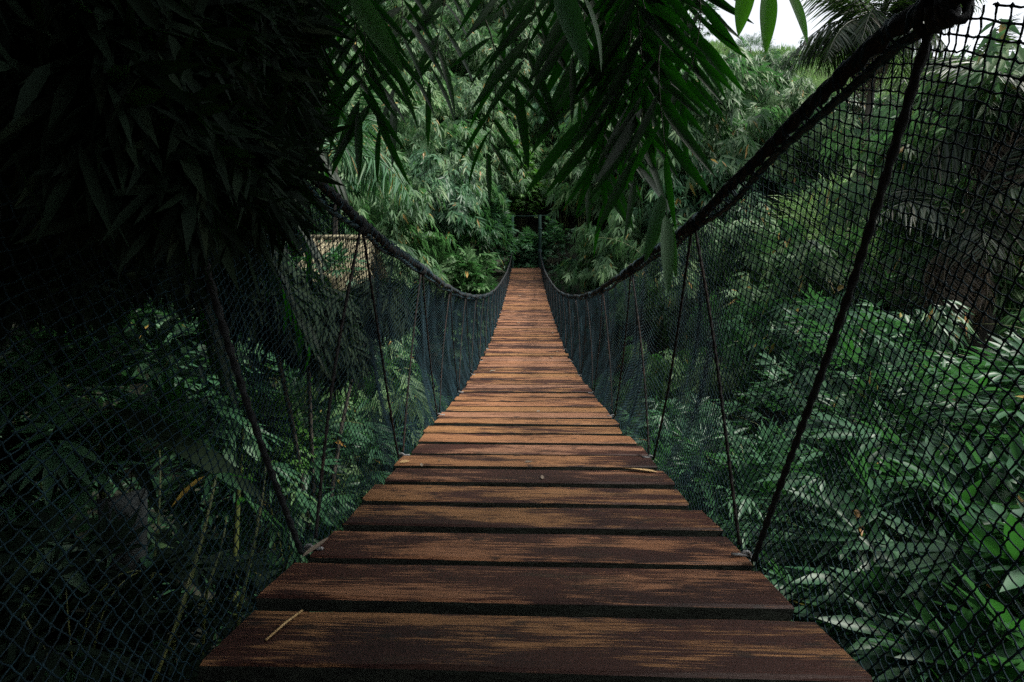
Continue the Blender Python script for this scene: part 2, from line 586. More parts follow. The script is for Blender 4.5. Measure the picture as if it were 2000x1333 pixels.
plank_meshes = [plank_mesh(s) for s in range(5)]
PITCHY = 0.2405
yk = 0.925 - 9 * PITCHY
PLANKS = []
i = 0
while yk < 22.35:
    o = link('plank', plank_meshes[i % 5], bridge)
    dz = float(zdeck(yk + .1) - zdeck(yk - .1)) / .2
    sc = random.uniform(.96, 1.04) - .06 * min(1, max(0, yk - 2.5))
    o.location = (random.gauss(0, .008), yk, float(zdeck(yk)) + random.gauss(0, .0025))
    o.rotation_euler = (math.atan(dz) + random.gauss(0, .012), random.gauss(0, .003), random.gauss(0, .005))
    o.scale = (1, sc, 1)
    PLANKS.append((yk, o))
    yk += PITCHY / math.sqrt(1 + dz * dz) * (1 if yk < 3 else 0.985)
    i += 1

# cables under the deck
for x in (-.52, 0.0, .52):
    ys = np.linspace(-1.9, 22.4, 120)
    v, tr, q = tube_arrays(np.stack([np.full_like(ys, x), ys, zdeck(ys) - .047], -1), .012, 6)
    g = Geo(); g.add(v, tr, q)
    link('deck_cable', g.mesh('deck_cable', M_ROPE, True), bridge)


def rope(name, path, rad, mat, step_far=.05, sides=12, lobes=3, pitch=.055, parent=None):
    v, tr, q = tube_arrays(path, rad, sides, lobes, pitch, cap=True)
    g = Geo(); g.add(v, tr, q)
    return link(name, g.mesh(name, mat, True), parent)


ysr = np.concatenate([np.arange(.81, 4, .012), np.arange(4, 9, .03), np.arange(9, 22.3, .1)])
T0 = .81
for sx in (-1, 1):
    # main hand rope: follows the rail, then climbs to its anchor behind the viewer
    wig = .006 * np.sin(ysr * 5.1 + sx) + .004 * np.sin(ysr * 13)
    main = np.stack([sx * (HALF + .004 * np.sin(ysr * 3)), ysr, zrail(ysr) + wig * np.minimum(1, ysr - .8)], -1)
    tt = np.linspace(0, 1, 90)[::-1]
    back = np.stack([np.full_like(tt, sx * HALF) + sx * .1 * tt, T0 - .014 - 1.9 * tt, float(zrail(T0)) + .05 * tt + .62 * tt ** 1.1], -1)
    rope('hand_rope', np.concatenate([back, main]), .0145, M_ROPE, parent=bridge)
    # second rope lying along the first (the netting is laced onto it)
    sec = np.stack([sx * (HALF + .012 + .008 * np.sin(ysr * 9)), ysr, zrail(ysr) - .021 - .010 * np.sin(ysr * 6.0 + 1) ** 2], -1)
    rope('lacing_rope', sec, .0085, M_BLUEROPE, parent=bridge)
    # net border rope in front of the first hanger
    yb = np.linspace(-1.15, T0 + .01, 130)
    rope('net_border_rope', np.stack([np.full_like(yb, sx * (HALF + .003)), yb, zrail(yb)], -1), .0055, M_ROPE, parent=bridge)
    # rope wraps at short distances along the rail
    g = Geo()
    for y in np.concatenate([np.arange(.84, 3.2, .062), np.arange(3.2, 9, .16)]):
        th = np.linspace(0, 2 * math.pi * 1.6, 12)
        sl = (random.random() - .5) * .03
        rr = .019 + random.random() * .004
        pth = np.stack([sx * HALF + rr * np.cos(th), y + np.linspace(-.012, .012, 12) + sl * np.sin(th), float(zrail(y)) - .010 + (rr + .006) * np.sin(th)], -1)
        v, tr, q = tube_arrays(pth, .0028, 4)
        g.add(v, tr, q)
    o = link('lashing', g.mesh('lashing', M_NET), bridge, kind='stuff')

# hangers: zigzag between nodes on the rail and anchors on the deck edge
NODE0, NSP = T0, 1.08
nodes = [NODE0 + NSP * k_ for k_ in range(-1, 21)]
for sx in (-1, 1):
    for k_, y in enumerate(nodes):
        for dirn in (-1, 1):
            yb = y + dirn * .505
            if y < 1 and dirn < 0 or yb > 22.2 or y > 22.2:
                continue
            top = np.array([sx * HALF, y + dirn * .012, float(zrail(y)) - .01])
            bot = np.array([sx * (HALF + .015), yb - dirn * .012, float(zdeck(yb)) + .005])
            t = np.linspace(0, 1, 110 if y < 4 else 14)[:, None]
            path = top * (1 - t) + bot * t
            path[:, 0] += sx * (.006 + .012 * random.random()) * np.sin(math.pi * t[:, 0])
            path[:, 1] += .006 * np.sin(math.pi * t[:, 0] * 2 + random.random() * 6)
            rope('hanger_rope', path, .0072 if y < 1 and dirn > 0 else .0048, M_ROPE if y < 1 else M_HANG, sides=8 if y < 4 else 5, lobes=2 if y < 4 else 0, pitch=.045, parent=bridge)
        # knot of rope round the rail
        if y > .5:
            g = Geo()
            for q_ in range(4):
                th = np.linspace(0, 2 * math.pi, 11)
                rr = .017
                yy = y - .024 + q_ * .016
                pth = np.stack([sx * HALF + rr * np.cos(th), yy + .008 * np.sin(th * 1 + q_), float(zrail(yy)) - .008 + (rr + .008) * np.sin(th)], -1)
                v, tr, q = tube_arrays(pth, .007, 5)
                g.add(v, tr, q)
            link('hanger_knot', g.mesh('hanger_knot', M_ROPE, True), bridge)
    for y in [n_ + .54 for n_ in nodes if n_ + .54 < 22.1]:
        g = Geo()
        z0 = float(zdeck(y))
        th = np.linspace(-.3 * math.pi, 1.3 * math.pi, 10)
        v, tr, q = tube_arrays(np.stack([sx * (HALF + .012) + .014 * np.cos(th), y + 0 * th, z0 - .008 + .018 * np.sin(th)], -1), .0045, 5, cap=True)
        g.add(v, tr, q)
        v, tr, q = tube_arrays([(sx * (HALF - .03), y - .008, z0 + .004), (sx * (HALF + .03), y + .006, z0 - .004)], .005, 6, cap=True)
        g.add(v, tr, q)
        link('shackle', g.mesh('shackle', M_METAL, True), bridge)


# netting
def netting(sx, a, y0, y1, rad, theta, seed, fine):
    r = np.random.default_rng(seed)
    e1 = np.array([math.cos(theta), math.sin(theta)])
    e2 = np.array([-math.sin(theta), math.cos(theta)])
    ctr = np.array([(y0 + y1) / 2, -.3])
    half = (y1 - y0) / 2 + 1.6
    n1, n2 = int(half / a) + 1, int((2.2 + abs(math.sin(theta)) * half) / a) + 1
    I, J = np.meshgrid(np.arange(-n1, n1 + 1), np.arange(-n2, n2 + 1), indexing='ij')
    p = ctr + a * (I[..., None] * e1 + J[..., None] * e2)
    # slow drift of the mesh so that the rows are not ruler straight
    yy, zz = p[..., 0].copy(), p[..., 1].copy()
    p[..., 0] += .020 * np.sin(zz * 4 + yy * 1.3) + .006 * np.sin(zz * 9 - yy * 2.5) + r.normal(0, a * .05, I.shape)
    p[..., 1] += .020 * np.sin(yy * 2 * math.pi / NSP) ** 2 + .008 * np.sin(yy * 4.3 + zz * 3) + r.normal(0, a * .05, I.shape)

    def lo(y): return zdeck(y) - .045
    def hi(y): return zrail(y) - .012
    ins = (p[..., 0] > y0) & (p[..., 0] < y1) & (p[..., 1] > lo(p[..., 0])) & (p[..., 1] < hi(p[..., 0]))

    def xof(q):
        t = np.clip((q[..., 1] - lo(q[..., 0])) / (hi(q[..., 0]) - lo(q[..., 0])), 0, 1)
        bulge = .075 + .03 * np.sin(q[..., 0] * 2 * math.pi / NSP + sx)
        return sx * (HALF + .012 + bulge * np.sin(math.pi * t) ** .8 + .005 * np.sin(q[..., 0] * 23 + q[..., 1] * 17))
    out0, out1 = [], []
    for (da, db) in ((1, 0), (0, 1)):
        A = p[:p.shape[0] - da, :p.shape[1] - db].reshape(-1, 2)
        B = p[da:, db:].reshape(-1, 2)
        ia = ins[:ins.shape[0] - da, :ins.shape[1] - db].ravel()
        ib = ins[da:, db:].ravel()
        both = ia & ib
        out0.append(A[both]); out1.append(B[both])
        for (m_, S, E) in ((ia & ~ib, A, B), (ib & ~ia, B, A)):
            S, E = S[m_], E[m_]
            keep = (E[:, 0] > y0) & (E[:, 0] < y1)
            S, E = S[keep], E[keep]
            t0, t1 = np.zeros(len(S)), np.ones(len(S))
            for _ in range(12):
                tm = (t0 + t1) / 2
                Q = S + (E - S) * tm[:, None]
                inside = (Q[:, 1] > lo(Q[:, 0])) & (Q[:, 1] < hi(Q[:, 0]))
                t0 = np.where(inside, tm, t0); t1 = np.where(inside, t1, tm)
            out0.append(S); out1.append(S + (E - S) * t1[:, None])
    A, B = np.concatenate(out0), np.concatenate(out1)
    a3 = np.stack([xof(A), A[:, 0], A[:, 1]], -1)
    b3 = np.stack([xof(B), B[:, 0], B[:, 1]], -1)
    g = Geo()
    if fine:
        mid = (a3 + b3) / 2 + r.normal(0, a * .05, a3.shape)
        mid[:, 2] -= a * .05
        v, q = sticks_arrays(a3, mid, rad, 4); g.add(v, quads=q)
        v, q = sticks_arrays(mid, b3, rad, 4); g.add(v, quads=q)
        K = p[ins]
        K3 = np.stack([xof(K), K[:, 0], K[:, 1]], -1)
        oc = np.array([(1, 0, 0), (-1, 0, 0), (0, 1, 0), (0, -1, 0), (0, 0, 1.25), (0, 0, -1.25)], float) * rad * 2.3
        f = np.array([(0, 2, 4), (2, 1, 4), (1, 3, 4), (3, 0, 4), (2, 0, 5), (1, 2, 5), (3, 1, 5), (0, 3, 5)])
        sc_ = r.uniform(.8, 1.25, len(K3))
        g.add((K3[:, None] + oc[None] * sc_[:, None, None]).reshape(-1, 3), tris=(f[None] + np.arange(len(K3))[:, None, None] * 6).reshape(-1, 3))
    else:
        v, q = sticks_arrays(a3, b3, rad, 3); g.add(v, quads=q)
    return g


for sx, seed in ((-1, 3), (1, 4)):
    th = R(25)
    g = netting(sx, .0205, -.35, 2.5, .0013 if sx < 0 else .00145, th, seed, True)
    g2 = netting(sx, .0235, 2.5, 8.5, .0018, th, seed + 10, False)
    g3 = netting(sx, .033, 8.5, 22.2, .0033, th, seed + 20, False)
    for gg in (g2, g3):
        g.add(np.concatenate(gg.v), quads=np.concatenate(gg.q))
    link('net', g.mesh('net', M_NET), bridge, kind='stuff')

# end portal: two posts and a cross bar, with the rope lashings
def box_arrays(c, s):
    c, s = np.asarray(c, float), np.asarray(s, float) / 2
    v = np.array([(x, y, z) for x in (-1, 1) for y in (-1, 1) for z in (-1, 1)], float) * s + c
    q = [(0, 1, 3, 2), (4, 6, 7, 5), (0, 4, 5, 1), (2, 3, 7, 6), (0, 2, 6, 4), (1, 5, 7, 3)]
    return v, q


for sx in (-1, 1):
    g = Geo()
    v, tr, q = tube_arrays([(sx * .60, 22.55, -.6), (sx * .60, 22.55, .4), (sx * .60, 22.55, 1.5), (sx * .59, 22.55, 2.62)], [.068, .068, .066, .064], 12, cap=True)
    g.add(v, tr, q)
    po = link('portal_post', g.mesh('portal_post', M_POST, True), bridge)
    g = Geo()
    for zz in (1.05, 1.09, 1.13, 2.05):
        th = np.linspace(0, 2 * math.pi, 13)
        v, tr, q = tube_arrays(np.stack([sx * .60 + .074 * np.cos(th), 22.55 + .074 * np.sin(th), zz + .01 * np.sin(th * 2)], -1), .016, 5)
        g.add(v, tr, q)
    link('post_lashing', g.mesh('post_lashing', M_BLUEROPE, True), po)
g = Geo()
v, tr, q = tube_arrays([(-.95, 22.55, 2.60), (0, 22.55, 2.57), (.95, 22.55, 2.60)], .016, 8, cap=True)
g.add(v, tr, q)
link('portal_crossbar', g.mesh('portal_crossbar', M_POST, True), bridge)
g = Geo(); v, q = box_arrays((0, 23.3, .17), (1.5, 1.6, .3)); g.add(v, quads=q)
link('landing', g.mesh('landing', M_SOIL), kind='structure')
g = Geo(); v, q = box_arrays((0, -2.6, -1.0), (1.7, 2.0, .66)); g.add(v, quads=q)
link('near_landing', g.mesh('near_landing', M_SOIL), kind='structure')

# ================================================================ VEGETATION
DOWN = np.array([0, 0, -1.0])


def fan_leaves(C, OUT, nleaf, L, r, spread=1.0, down=.75, wr=.17, jitter=.25, neat=1.0):
    """Leaves of many bamboo twigs: fans at C, each leaf drooping away from OUT."""
    n = len(C)
    ax = unit(OUT * (1 - down * .5) + DOWN * down + r.normal(0, jitter, (n, 3)))
    side = unit(np.cross(ax, OUT + r.normal(0, .35, (n, 3))))
    nrm = np.cross(side, ax)
    nrm *= np.sign((nrm * (OUT + np.array([0, 0, .6]))).sum(1, keepdims=True))
    ang = np.linspace(-1, 1, nleaf)[None] * spread * .8 + r.normal(0, .13 * neat, (n, nleaf))
    D = np.cos(ang)[..., None] * ax[:, None] + np.sin(ang)[..., None] * side[:, None] + r.normal(0, .10 * neat, (n, nleaf, 3))
    N = nrm[:, None] + r.normal(0, .28 * neat, (n, nleaf, 3))
    back = np.abs(np.linspace(-1, 1, nleaf))[None] * .35
    P = C[:, None] - ax[:, None] * (back * L)[..., None] + r.normal(0, .02, (n, nleaf, 3))
    LL = L * r.uniform(.65, 1.15, (n, nleaf)) * (1 - .15 * back)
    return P.reshape(-1, 3), unit(D.reshape(-1, 3)), N.reshape(-1, 3), LL.ravel()


def leaf_var(n, r, yellow=.02, base=None):
    v = np.clip(r.normal(.5, .2, n), 0, .88) if base is None else np.clip(base + r.normal(0, .12, n), 0, .88)
    return np.where(r.random(n) < yellow, r.uniform(.92, 1, n), v)


def boughs(r, nb, h, reach, base_r=.4, droop=1.0):
    """Arching culms: list of polylines (m, 3) from the ground."""
    out = []
    for b in range(nb):
        az = 2 * math.pi * (b + r.random()) / nb * (1 + (nb > 20) * 2.0)
        hh, rr = h * r.uniform(.55, 1.1), reach * r.uniform(.35, 1.1)
        t = np.linspace(0, 1, 14)
        rad = base_r * r.random() + rr * t ** 2.1
        z = hh * np.sin(t * math.pi * (.5 + .13 * droop * r.random()))
        out.append(np.stack([np.cos(az) * rad, np.sin(az) * rad, z], -1))
    return out


def clump_geo(seed, nb=30, h=4.4, reach=2.3, fans=42, L=.37, nleaf=6, detail='low', puff=.42, t0=.28):
    r = np.random.default_rng(seed)
    bs = boughs(r, nb, h, reach)
    g = Geo()
    Cs, Os = [], []
    for b in bs:
        t = t0 + (1 - t0) * np.sqrt(r.random(fans))
        c = np.stack([np.interp(t, np.linspace(0, 1, 14), b[:, k]) for k in range(3)], -1)
        o = unit(r.normal(0, 1, (fans, 3)) * [1, 1, .8])
        out = unit(np.stack([c[:, 0], c[:, 1], np.full(fans, .35 * h / 4)], -1) + .8 * o)
        Cs.append(c + o * puff * r.random((fans, 1)) ** .6)
        Os.append(out)
    C, O = np.concatenate(Cs), np.concatenate(Os)
    tone = np.repeat(np.clip(r.normal(.5, .17, len(C)), .1, .85), nleaf)
    P, D, N, LL = fan_leaves(C, O, nleaf, L, r, down=.9, neat=.6)
    leaves(g, P, D, N, LL, wr=r.uniform(.18, .25, len(P)), var=leaf_var(len(P), r, base=tone), droop=.12, detail=detail)
    gs = Geo()
    for b in bs[::3]:
        v, tr, q = tube_arrays(b, np.linspace(.035, .008, 14), 5)
        gs.add(v, tr, q)
    return g, gs


CLUMPS = []
for s in range(6):
    g, gs = clump_geo(100 + s, nb=26 + 2 * s, h=3.8 + .25 * s, reach=2.0 + .12 * s, fans=44, detail='mid' if s < 2 else 'low')
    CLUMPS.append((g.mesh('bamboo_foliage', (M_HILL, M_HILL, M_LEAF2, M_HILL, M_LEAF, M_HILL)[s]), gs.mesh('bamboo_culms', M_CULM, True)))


def put_clump(x, y, scale, label, group, rz=None, kind=None, z=None, name='bamboo_clump'):
    k_ = kind if kind is not None else int(rng.integers(0, 6))
    z0 = float(ground(x, y)) - .15 if z is None else z
    t = thing(name, label, 'bamboo', (x, y, z0), group)
    t.rotation_euler = (random.gauss(0, .06), random.gauss(0, .06), random.uniform(0, 6.28) if rz is None else rz)
    s = scale
    t.scale = (s * random.uniform(.92, 1.08), s * random.uniform(.92, 1.08), s * random.uniform(.9, 1.12))
    f = link('foliage', CLUMPS[k_][0], t)
    c = link('culms', CLUMPS[k_][1], t, kind='stuff')
    return t


# the far hillside thicket
pts = []
yy_ = 19.0
row = 0
while yy_ < 58:
    sp_ = 2.7 + (yy_ - 19) * .035
    half_w = 1.12 * yy_ + 3
    xs_ = np.arange(-half_w * .72, half_w, sp_) + (row % 2) * sp_ / 2
    for x in xs_:
        pts.append((x + random.gauss(0, .45), yy_ + random.gauss(0, .4)))
    yy_ += sp_ * .8
    row += 1
n_h = 0
for x, y in pts:
    if abs(x) < 2.4 and y < 25.0 or abs(x) < 1.3 and y < 26.6:
        continue
    # grass bank on the crest, right
    if x > 15 and y > 38.5 - .25 * (x - 15) and x < 33:
        continue
    sc_ = random.uniform(.85, 1.3) * (1 + (y - 19) * .006)
    lim = (.64 - .21 * float(sstep(.20, .28, x / y)) - .08 * float(sstep(.32, .50, x / y))) * y
    if x > .18 * y and float(ground(x, y)) + 6.0 * sc_ > lim:
        sc_ = (lim - float(ground(x, y))) / 6.0
        if sc_ < .4:
            continue
    dist = math.hypot(x, y)
    if x < -.64 * y:
        continue
    if x < 0:
        lab = 'pale green bamboo clump in the thicket covering the far hillside left of the bridge end'
        gr = 'bamboo clumps on the left half of the far hillside'
    elif x < 9:
        lab = 'pale green bamboo clump in the thicket covering the hillside behind the bridge end'
        gr = 'bamboo clumps on the middle of the far hillside'
    else:
        lab = 'pale green bamboo clump on the slope below the grassy crest, seen behind the right net'
        gr = 'bamboo clumps below the grassy crest'
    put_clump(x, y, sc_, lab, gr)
    n_h += 1
print('hill clumps', n_h)

# valley floor and flanks
flank = [(6.5, 12.5, 1.0), (8.5, 10, 1.05), (4.6, 14.5, .9), (11, 13, .9), (9.5, 17.5, 1.0), (6, 17.5, 1.0), (3.0, 17.5, .85), (13.5, 10.5, .6), (12, 7, .55), (3.4, 11.0, .8), (5.0, 8.5, .8), (7.5, 6.8, .6),
         (14.5, 17, .75), (15, 13.0, .65), (10, 4.6, .45)]
for x, y, s in flank:
    put_clump(x, y, s, 'bamboo clump growing from the ravine floor beyond the right net', 'bamboo clumps in the ravine right of the bridge')
flank = [(-6.5, 12.5, 1.0), (-8.5, 9.5, 1.05), (-4.4, 15.0, .9), (-10.5, 12.5, 1.15), (-9, 16.5, 1.1), (-5.8, 17.8, 1.0), (-3.0, 17.8, .85), (-3.6, 10.5, .75), (-5.2, 8.0, .85), (-7.5, 6.0, .95), (-13, 16, 1.2), (-12, 7.5, 1.1)]
for x, y, s in flank:
    put_clump(x, y, s, 'bamboo clump growing from the ravine floor beyond the left net', 'bamboo clumps in the ravine left of the bridge')


# --- leaf kinds used one by one
def kinds(mat, n, wr=(.15, .2), bend=(.15, .8), base=.45, yellow=0):
    out = []
    for k_ in range(n):
        va = random.uniform(.93, 1) if k_ < yellow else min(.88, max(.02, random.gauss(base, .2)))
        out.append(leaf_mesh('leaf', mat, random.uniform(*wr), random.uniform(*bend), random.gauss(0, .25), va))
    return out


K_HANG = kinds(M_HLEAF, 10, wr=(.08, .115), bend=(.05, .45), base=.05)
K_NEAR = kinds(M_LEAFV, 12, wr=(.15, .21), bend=(.08, .4), base=.42)
K_SHADED = kinds(M_SHADED, 6, wr=(.15, .2), bend=(.1, .6), base=.4)


def put_leaf(parent, kinds_, P, D, N, L, inv):
    o = link('leaf', random.choice(kinds_), parent)
    o.matrix_basis = inv @ leaf_matrix(P, D, N, L)
    return o


def twig_mesh(paths, rads, mat=M_TWIG, sides=5):
    g = Geo()
    for p_, r_ in zip(paths, rads):
        v, tr, q = tube_arrays(p_, np.linspace(r_, r_ * .35, len(p_)), sides, cap=True)
        g.add(v, tr, q)
    return g.mesh('twig', mat, True)


# --- hanging bamboo sprays over the bridge
def hanging_spray(base, tip, n, L, label, group, kinds_=K_HANG, face=None, spread=.85, start=.2, side_bend=0.0, roll=.35):
    """A drooping twig from base to tip with alternate leaves; leaves are objects."""
    base, tip = np.asarray(base, float), np.asarray(tip, float)
    t = np.linspace(0, 1, 12)[:, None]
    path = base + (tip - base) * t
    ax = unit(tip - base)
    vd = unit((base + tip) / 2)                       # towards the spray from the path
    side0 = unit(np.cross(ax, vd))
    path = path + side0 * side_bend * np.sin(math.pi * t) + np.array([0, 0, .06]) * np.sin(math.pi * t)
    root = thing('bamboo_branch', label, 'bamboo branch', base, group)
    inv = Matrix.Translation(Vector([-float(c) for c in base]))
    tw = link('twig', twig_mesh([path], [.0035]), root)
    tw.matrix_basis = inv
    phi0 = random.gauss(0, roll)
    for k_ in range(n):
        s = start + (1 - start) * (k_ / max(1, n - 1))
        p_ = np.array([np.interp(s, t[:, 0], path[:, c]) for c in range(3)])
        sg = 1 if k_ % 2 else -1
        phi = phi0 + random.gauss(0, .22)
        sd = side0 * math.cos(phi) + vd * math.sin(phi)
        if k_ == n - 1:
            a = random.gauss(0, .1)
        else:
            a = sg * spread * random.uniform(.65, 1.15) * (1.15 - .35 * s)
        D = ax * math.cos(a) + sd * math.sin(a) + DOWN * .06 + np.random.default_rng(k_ + n).normal(0, .05, 3)
        nn = np.cross(ax, sd)
        N = nn * np.sign(nn @ np.array([0, -.3, 1.0]) + 1e-6) + np.array([random.gauss(0, .25), random.gauss(0, .25), random.gauss(0, .2)])
        put_leaf(root, kinds_, p_, D, N, L * random.uniform(.75, 1.15) * (1 - .2 * abs(s - .6)), inv)
    return root


G_H = 'bamboo branches hanging over the bridge'
# (base u, v, depth) -> (tip u, v, depth), leaves, leaf length, text
SPRAYS = [
    ((1030, -140, 1.9), (1008, 165, 1.85), 15, .34, 'large dark bamboo spray with splayed leaves hanging at the top centre above the deck'),
    ((948, 40, 2.0), (953, 300, 2.0), 13, .25, 'small dark bamboo spray of narrow leaves dangling lowest over the middle of the deck'),
    ((735, -60, 2.0), (742, 250, 1.95), 15, .33, 'dark bamboo spray hanging left of the deck beside the pale big leaf'),
    ((660, -160, 2.1), (668, 170, 2.0), 14, .33, 'dark bamboo spray hanging beside the palm frond, left of the pale big leaf'),
    ((600, -120, 2.3), (606, 130, 2.2), 12, .33, 'dark bamboo spray nearest the black crown at the left of the opening'),
    ((860, -120, 2.2), (838, 160, 2.2), 13, .30, 'bamboo spray with green backlit leaves between the left and centre sprays'),
    ((1110, -160, 1.8), (1118, 110, 1.75), 13, .34, 'dark bamboo spray just right of the large centre spray'),
    ((1165, -60, 1.9), (1146, 330, 1.9), 17, .32, 'long dark bamboo spray whose tip hangs over the right hand rope'),
    ((1195, -120, 1.7), (1205, 240, 1.7), 16, .33, 'dense dark bamboo spray right of the deck, inner one of the right cluster'),
    ((1250, -140, 1.6), (1262, 170, 1.6), 15, .33, 'dense dark bamboo spray in the middle of the right cluster'),
    ((1240, 60, 1.7), (1240, 345, 1.65), 15, .30, 'drooping bamboo spray with greyish leaves low in the right cluster'),
    ((1285, -140, 1.6), (1300, 120, 1.6), 15, .29, 'dark bamboo spray at the right edge of the right cluster, against the grassy crest'),
    ((1325, -160, 1.8), (1345, 80, 1.8), 13, .26, 'bamboo spray with green tips reaching towards the open sky'),
    ((1290, 90, 1.5), (1300, 300, 1.5), 9, .27, 'slender bamboo spray with long grey leaves above the right hand rope'),
    ((560, -100, 2.4), (548, 90, 2.4), 11, .33, 'bamboo spray half lost in the black crown at left'),
    ((700, -200, 2.4), (712, 60, 2.4), 12, .34, 'bamboo spray behind the pale big leaf'),
    ((1215, 180, 2.0), (1186, 385, 2.0), 10, .27, 'lowest bamboo spray of the right cluster, its green tips beside the far post'),
    ((1225, -180, 1.9), (1228, 120, 1.9), 18, .30, 'thick dark bamboo spray behind the middle of the right cluster'),
    ((1275, -100, 1.9), (1290, 220, 1.85), 18, .30, 'long dark bamboo spray at the back of the right cluster'),
    ((1180, 40, 1.75), (1178, 290, 1.75), 16, .28, 'dark bamboo spray filling the lower middle of the right cluster'),
    ((1318, -60, 1.75), (1332, 190, 1.7), 16, .26, 'bamboo spray with drooping green tips over the right hand rope'),
    ((1140, -180, 2.1), (1135, 180, 2.1), 17, .30, 'dark bamboo spray between the centre spray and the right cluster'),
    ((770, -120, 2.1), (768, 190, 2.1), 16, .30, 'dark bamboo spray doubling the one left of the deck'),
    ((690, -60, 1.9), (700, 215, 1.9), 16, .31, 'dark bamboo spray under the pale big leaf'),
    ((630, -160, 2.2), (640, 190, 2.2), 16, .31, 'dark bamboo spray hanging at the left side of the opening'),
    ((1000, -180, 2.2), (985, 40, 2.2), 14, .30, 'short bamboo spray at the very top above the centre spray'),
    ((580, 20, 2.5), (600, 240, 2.5), 13, .30, 'bamboo spray in front of the upper left palm frond'),
]
DARK_SPRAYS = [
    ((520, -60, 2.0), (540, 250, 2.0), 17, .27, 'black bamboo spray at the right edge of the black crown, upper one'),
    ((455, 40, 1.8), (490, 360, 1.8), 18, .26, 'black bamboo spray drooping over the left hand rope'),
    ((425, 190, 1.7), (455, 470, 1.75), 17, .24, 'black bamboo spray whose tip hangs lowest beside the left net'),
    ((330, 260, 1.6), (345, 520, 1.65), 16, .24, 'black bamboo spray hanging out of the bottom of the black crown'),
    ((200, 280, 1.5), (190, 540, 1.55), 16, .24, 'black bamboo spray low at the left under the black crown'),
    ((80, 260, 1.5), (60, 520, 1.55), 16, .24, 'black bamboo spray at the left picture edge under the black crown')]
for b, tpt, n, L, lab in DARK_SPRAYS:
    hanging_spray(at(*b), at(*tpt), n, L, lab, G_H, kinds_=K_SHADED, side_bend=random.gauss(0, .05))
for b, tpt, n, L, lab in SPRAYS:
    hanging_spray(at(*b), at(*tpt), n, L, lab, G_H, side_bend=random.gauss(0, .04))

# single big leaves close to the viewer
def single_leaf(base, tip, wr, bend, var, label, N, name='hanging_leaf', mat=M_LEAFV):
    base, tip = np.asarray(base), np.asarray(tip)
    L = float(np.linalg.norm(tip - base))
    me = leaf_mesh('leaf', mat, wr, bend, .15, var, nst=12)
    o = link(name, me)
    o.matrix_world = leaf_matrix(base, tip - base, np.asarray(N, float), L * (1 + .12 * bend))
    return tag(o, label, 'leaf', 'single leaves hanging close to the viewer')


single_leaf(at(685, -20, 1.15), at(785, 135, 1.1), .19, .12, .75, 'pale grey green long leaf hanging at the top left of the opening', (-.3, -1, .5))
single_leaf(at(1125, -30, 1.2), at(1215, 118, 1.2), .10, .5, .8, 'bright narrow leaf curving right at the top, right of the centre spray', (.5, -.6, .8))
single_leaf(at(1085, -40, 1.3), at(1150, 140, 1.3), .24, .05, .3, 'broad dark green leaf hanging at the top right of the centre spray', (0, -1, .3))
single_leaf(at(1462, -40, 1.3), at(1443, 70, 1.3), .30, .1, .7, 'green backlit leaf against the white sky, left of three', (-.2, -1, .2), mat=M_SUNLEAF)
single_leaf(at(1500, -30, 1.3), at(1497, 105, 1.3), .24, .05, .75, 'green backlit leaf with brown edge against the white sky, middle of three', (0, -1, .1), mat=M_SUNLEAF)
single_leaf(at(1530, -30, 1.3), at(1592, 80, 1.3), .19, .25, .8, 'green backlit leaf against the white sky, slanting right', (.3, -1, .3), mat=M_SUNLEAF)
single_leaf(at(1300, 420, 1.35), at(1306, 575, 1.3), .16, .05, .7, 'long green leaf with a bright tip hanging before the right hand rope', (.1, -1, .2))
single_leaf(at(1310, 440, 1.36), at(1318, 545, 1.33), .15, .25, .85, 'pale grey leaf hanging beside the long green leaf before the right rope', (-.5, -.8, .4))
single_leaf(at(1292, 380, 1.36), at(1262, 515, 1.40), .22, .1, .35, 'dark curled leaf hanging before the right hand rope, tip to the left', (.3, -1, .2))

# --- the black crown at the left and an added, unseen leaf roof above the viewer
def mass_geo(seed, blobs, L, nleaf, detail='mid', wr=(.16, .24), down=.95, jitter=.25):
    r = np.random.default_rng(seed)
    g = Geo()
    for (c, rad, nf) in blobs:
        o = unit(r.normal(0, 1, (nf, 3)))
        C = np.asarray(c) + o * np.asarray(rad) * (r.random((nf, 1)) ** .45)
        P, D, N, LL = fan_leaves(C, unit(o + [0, -.2, .2]), nleaf, L, r, down=down, jitter=jitter)
        leaves(g, P, D, N, LL, wr=r.uniform(wr[0], wr[1], len(P)), var=np.clip(r.normal(.4, .2, len(P)), 0, 1), droop=.1, detail=detail)
    return g


def culm_obj(parent, pts_, r0, mat=M_CULM, name='culm'):
    v, tr, q = tube_arrays(np.asarray(pts_, float), np.linspace(r0, r0 * .4, len(pts_)), 9, cap=True)
    g = Geo(); g.add(v, tr, q)
    return link(name, g.mesh(name, mat, True), parent)


def curve3(a, b, c, n=16):
    a, b, c = (np.asarray(k_, float) for k_ in (a, b, c))
    t = np.linspace(0, 1, n)[:, None]
    return a * (1 - t) ** 2 + 2 * b * t * (1 - t) + c * t * t


def rel(blobs, o):
    return [(np.asarray(c, float) - np.asarray(o, float), r_, n_) for c, r_, n_ in blobs]


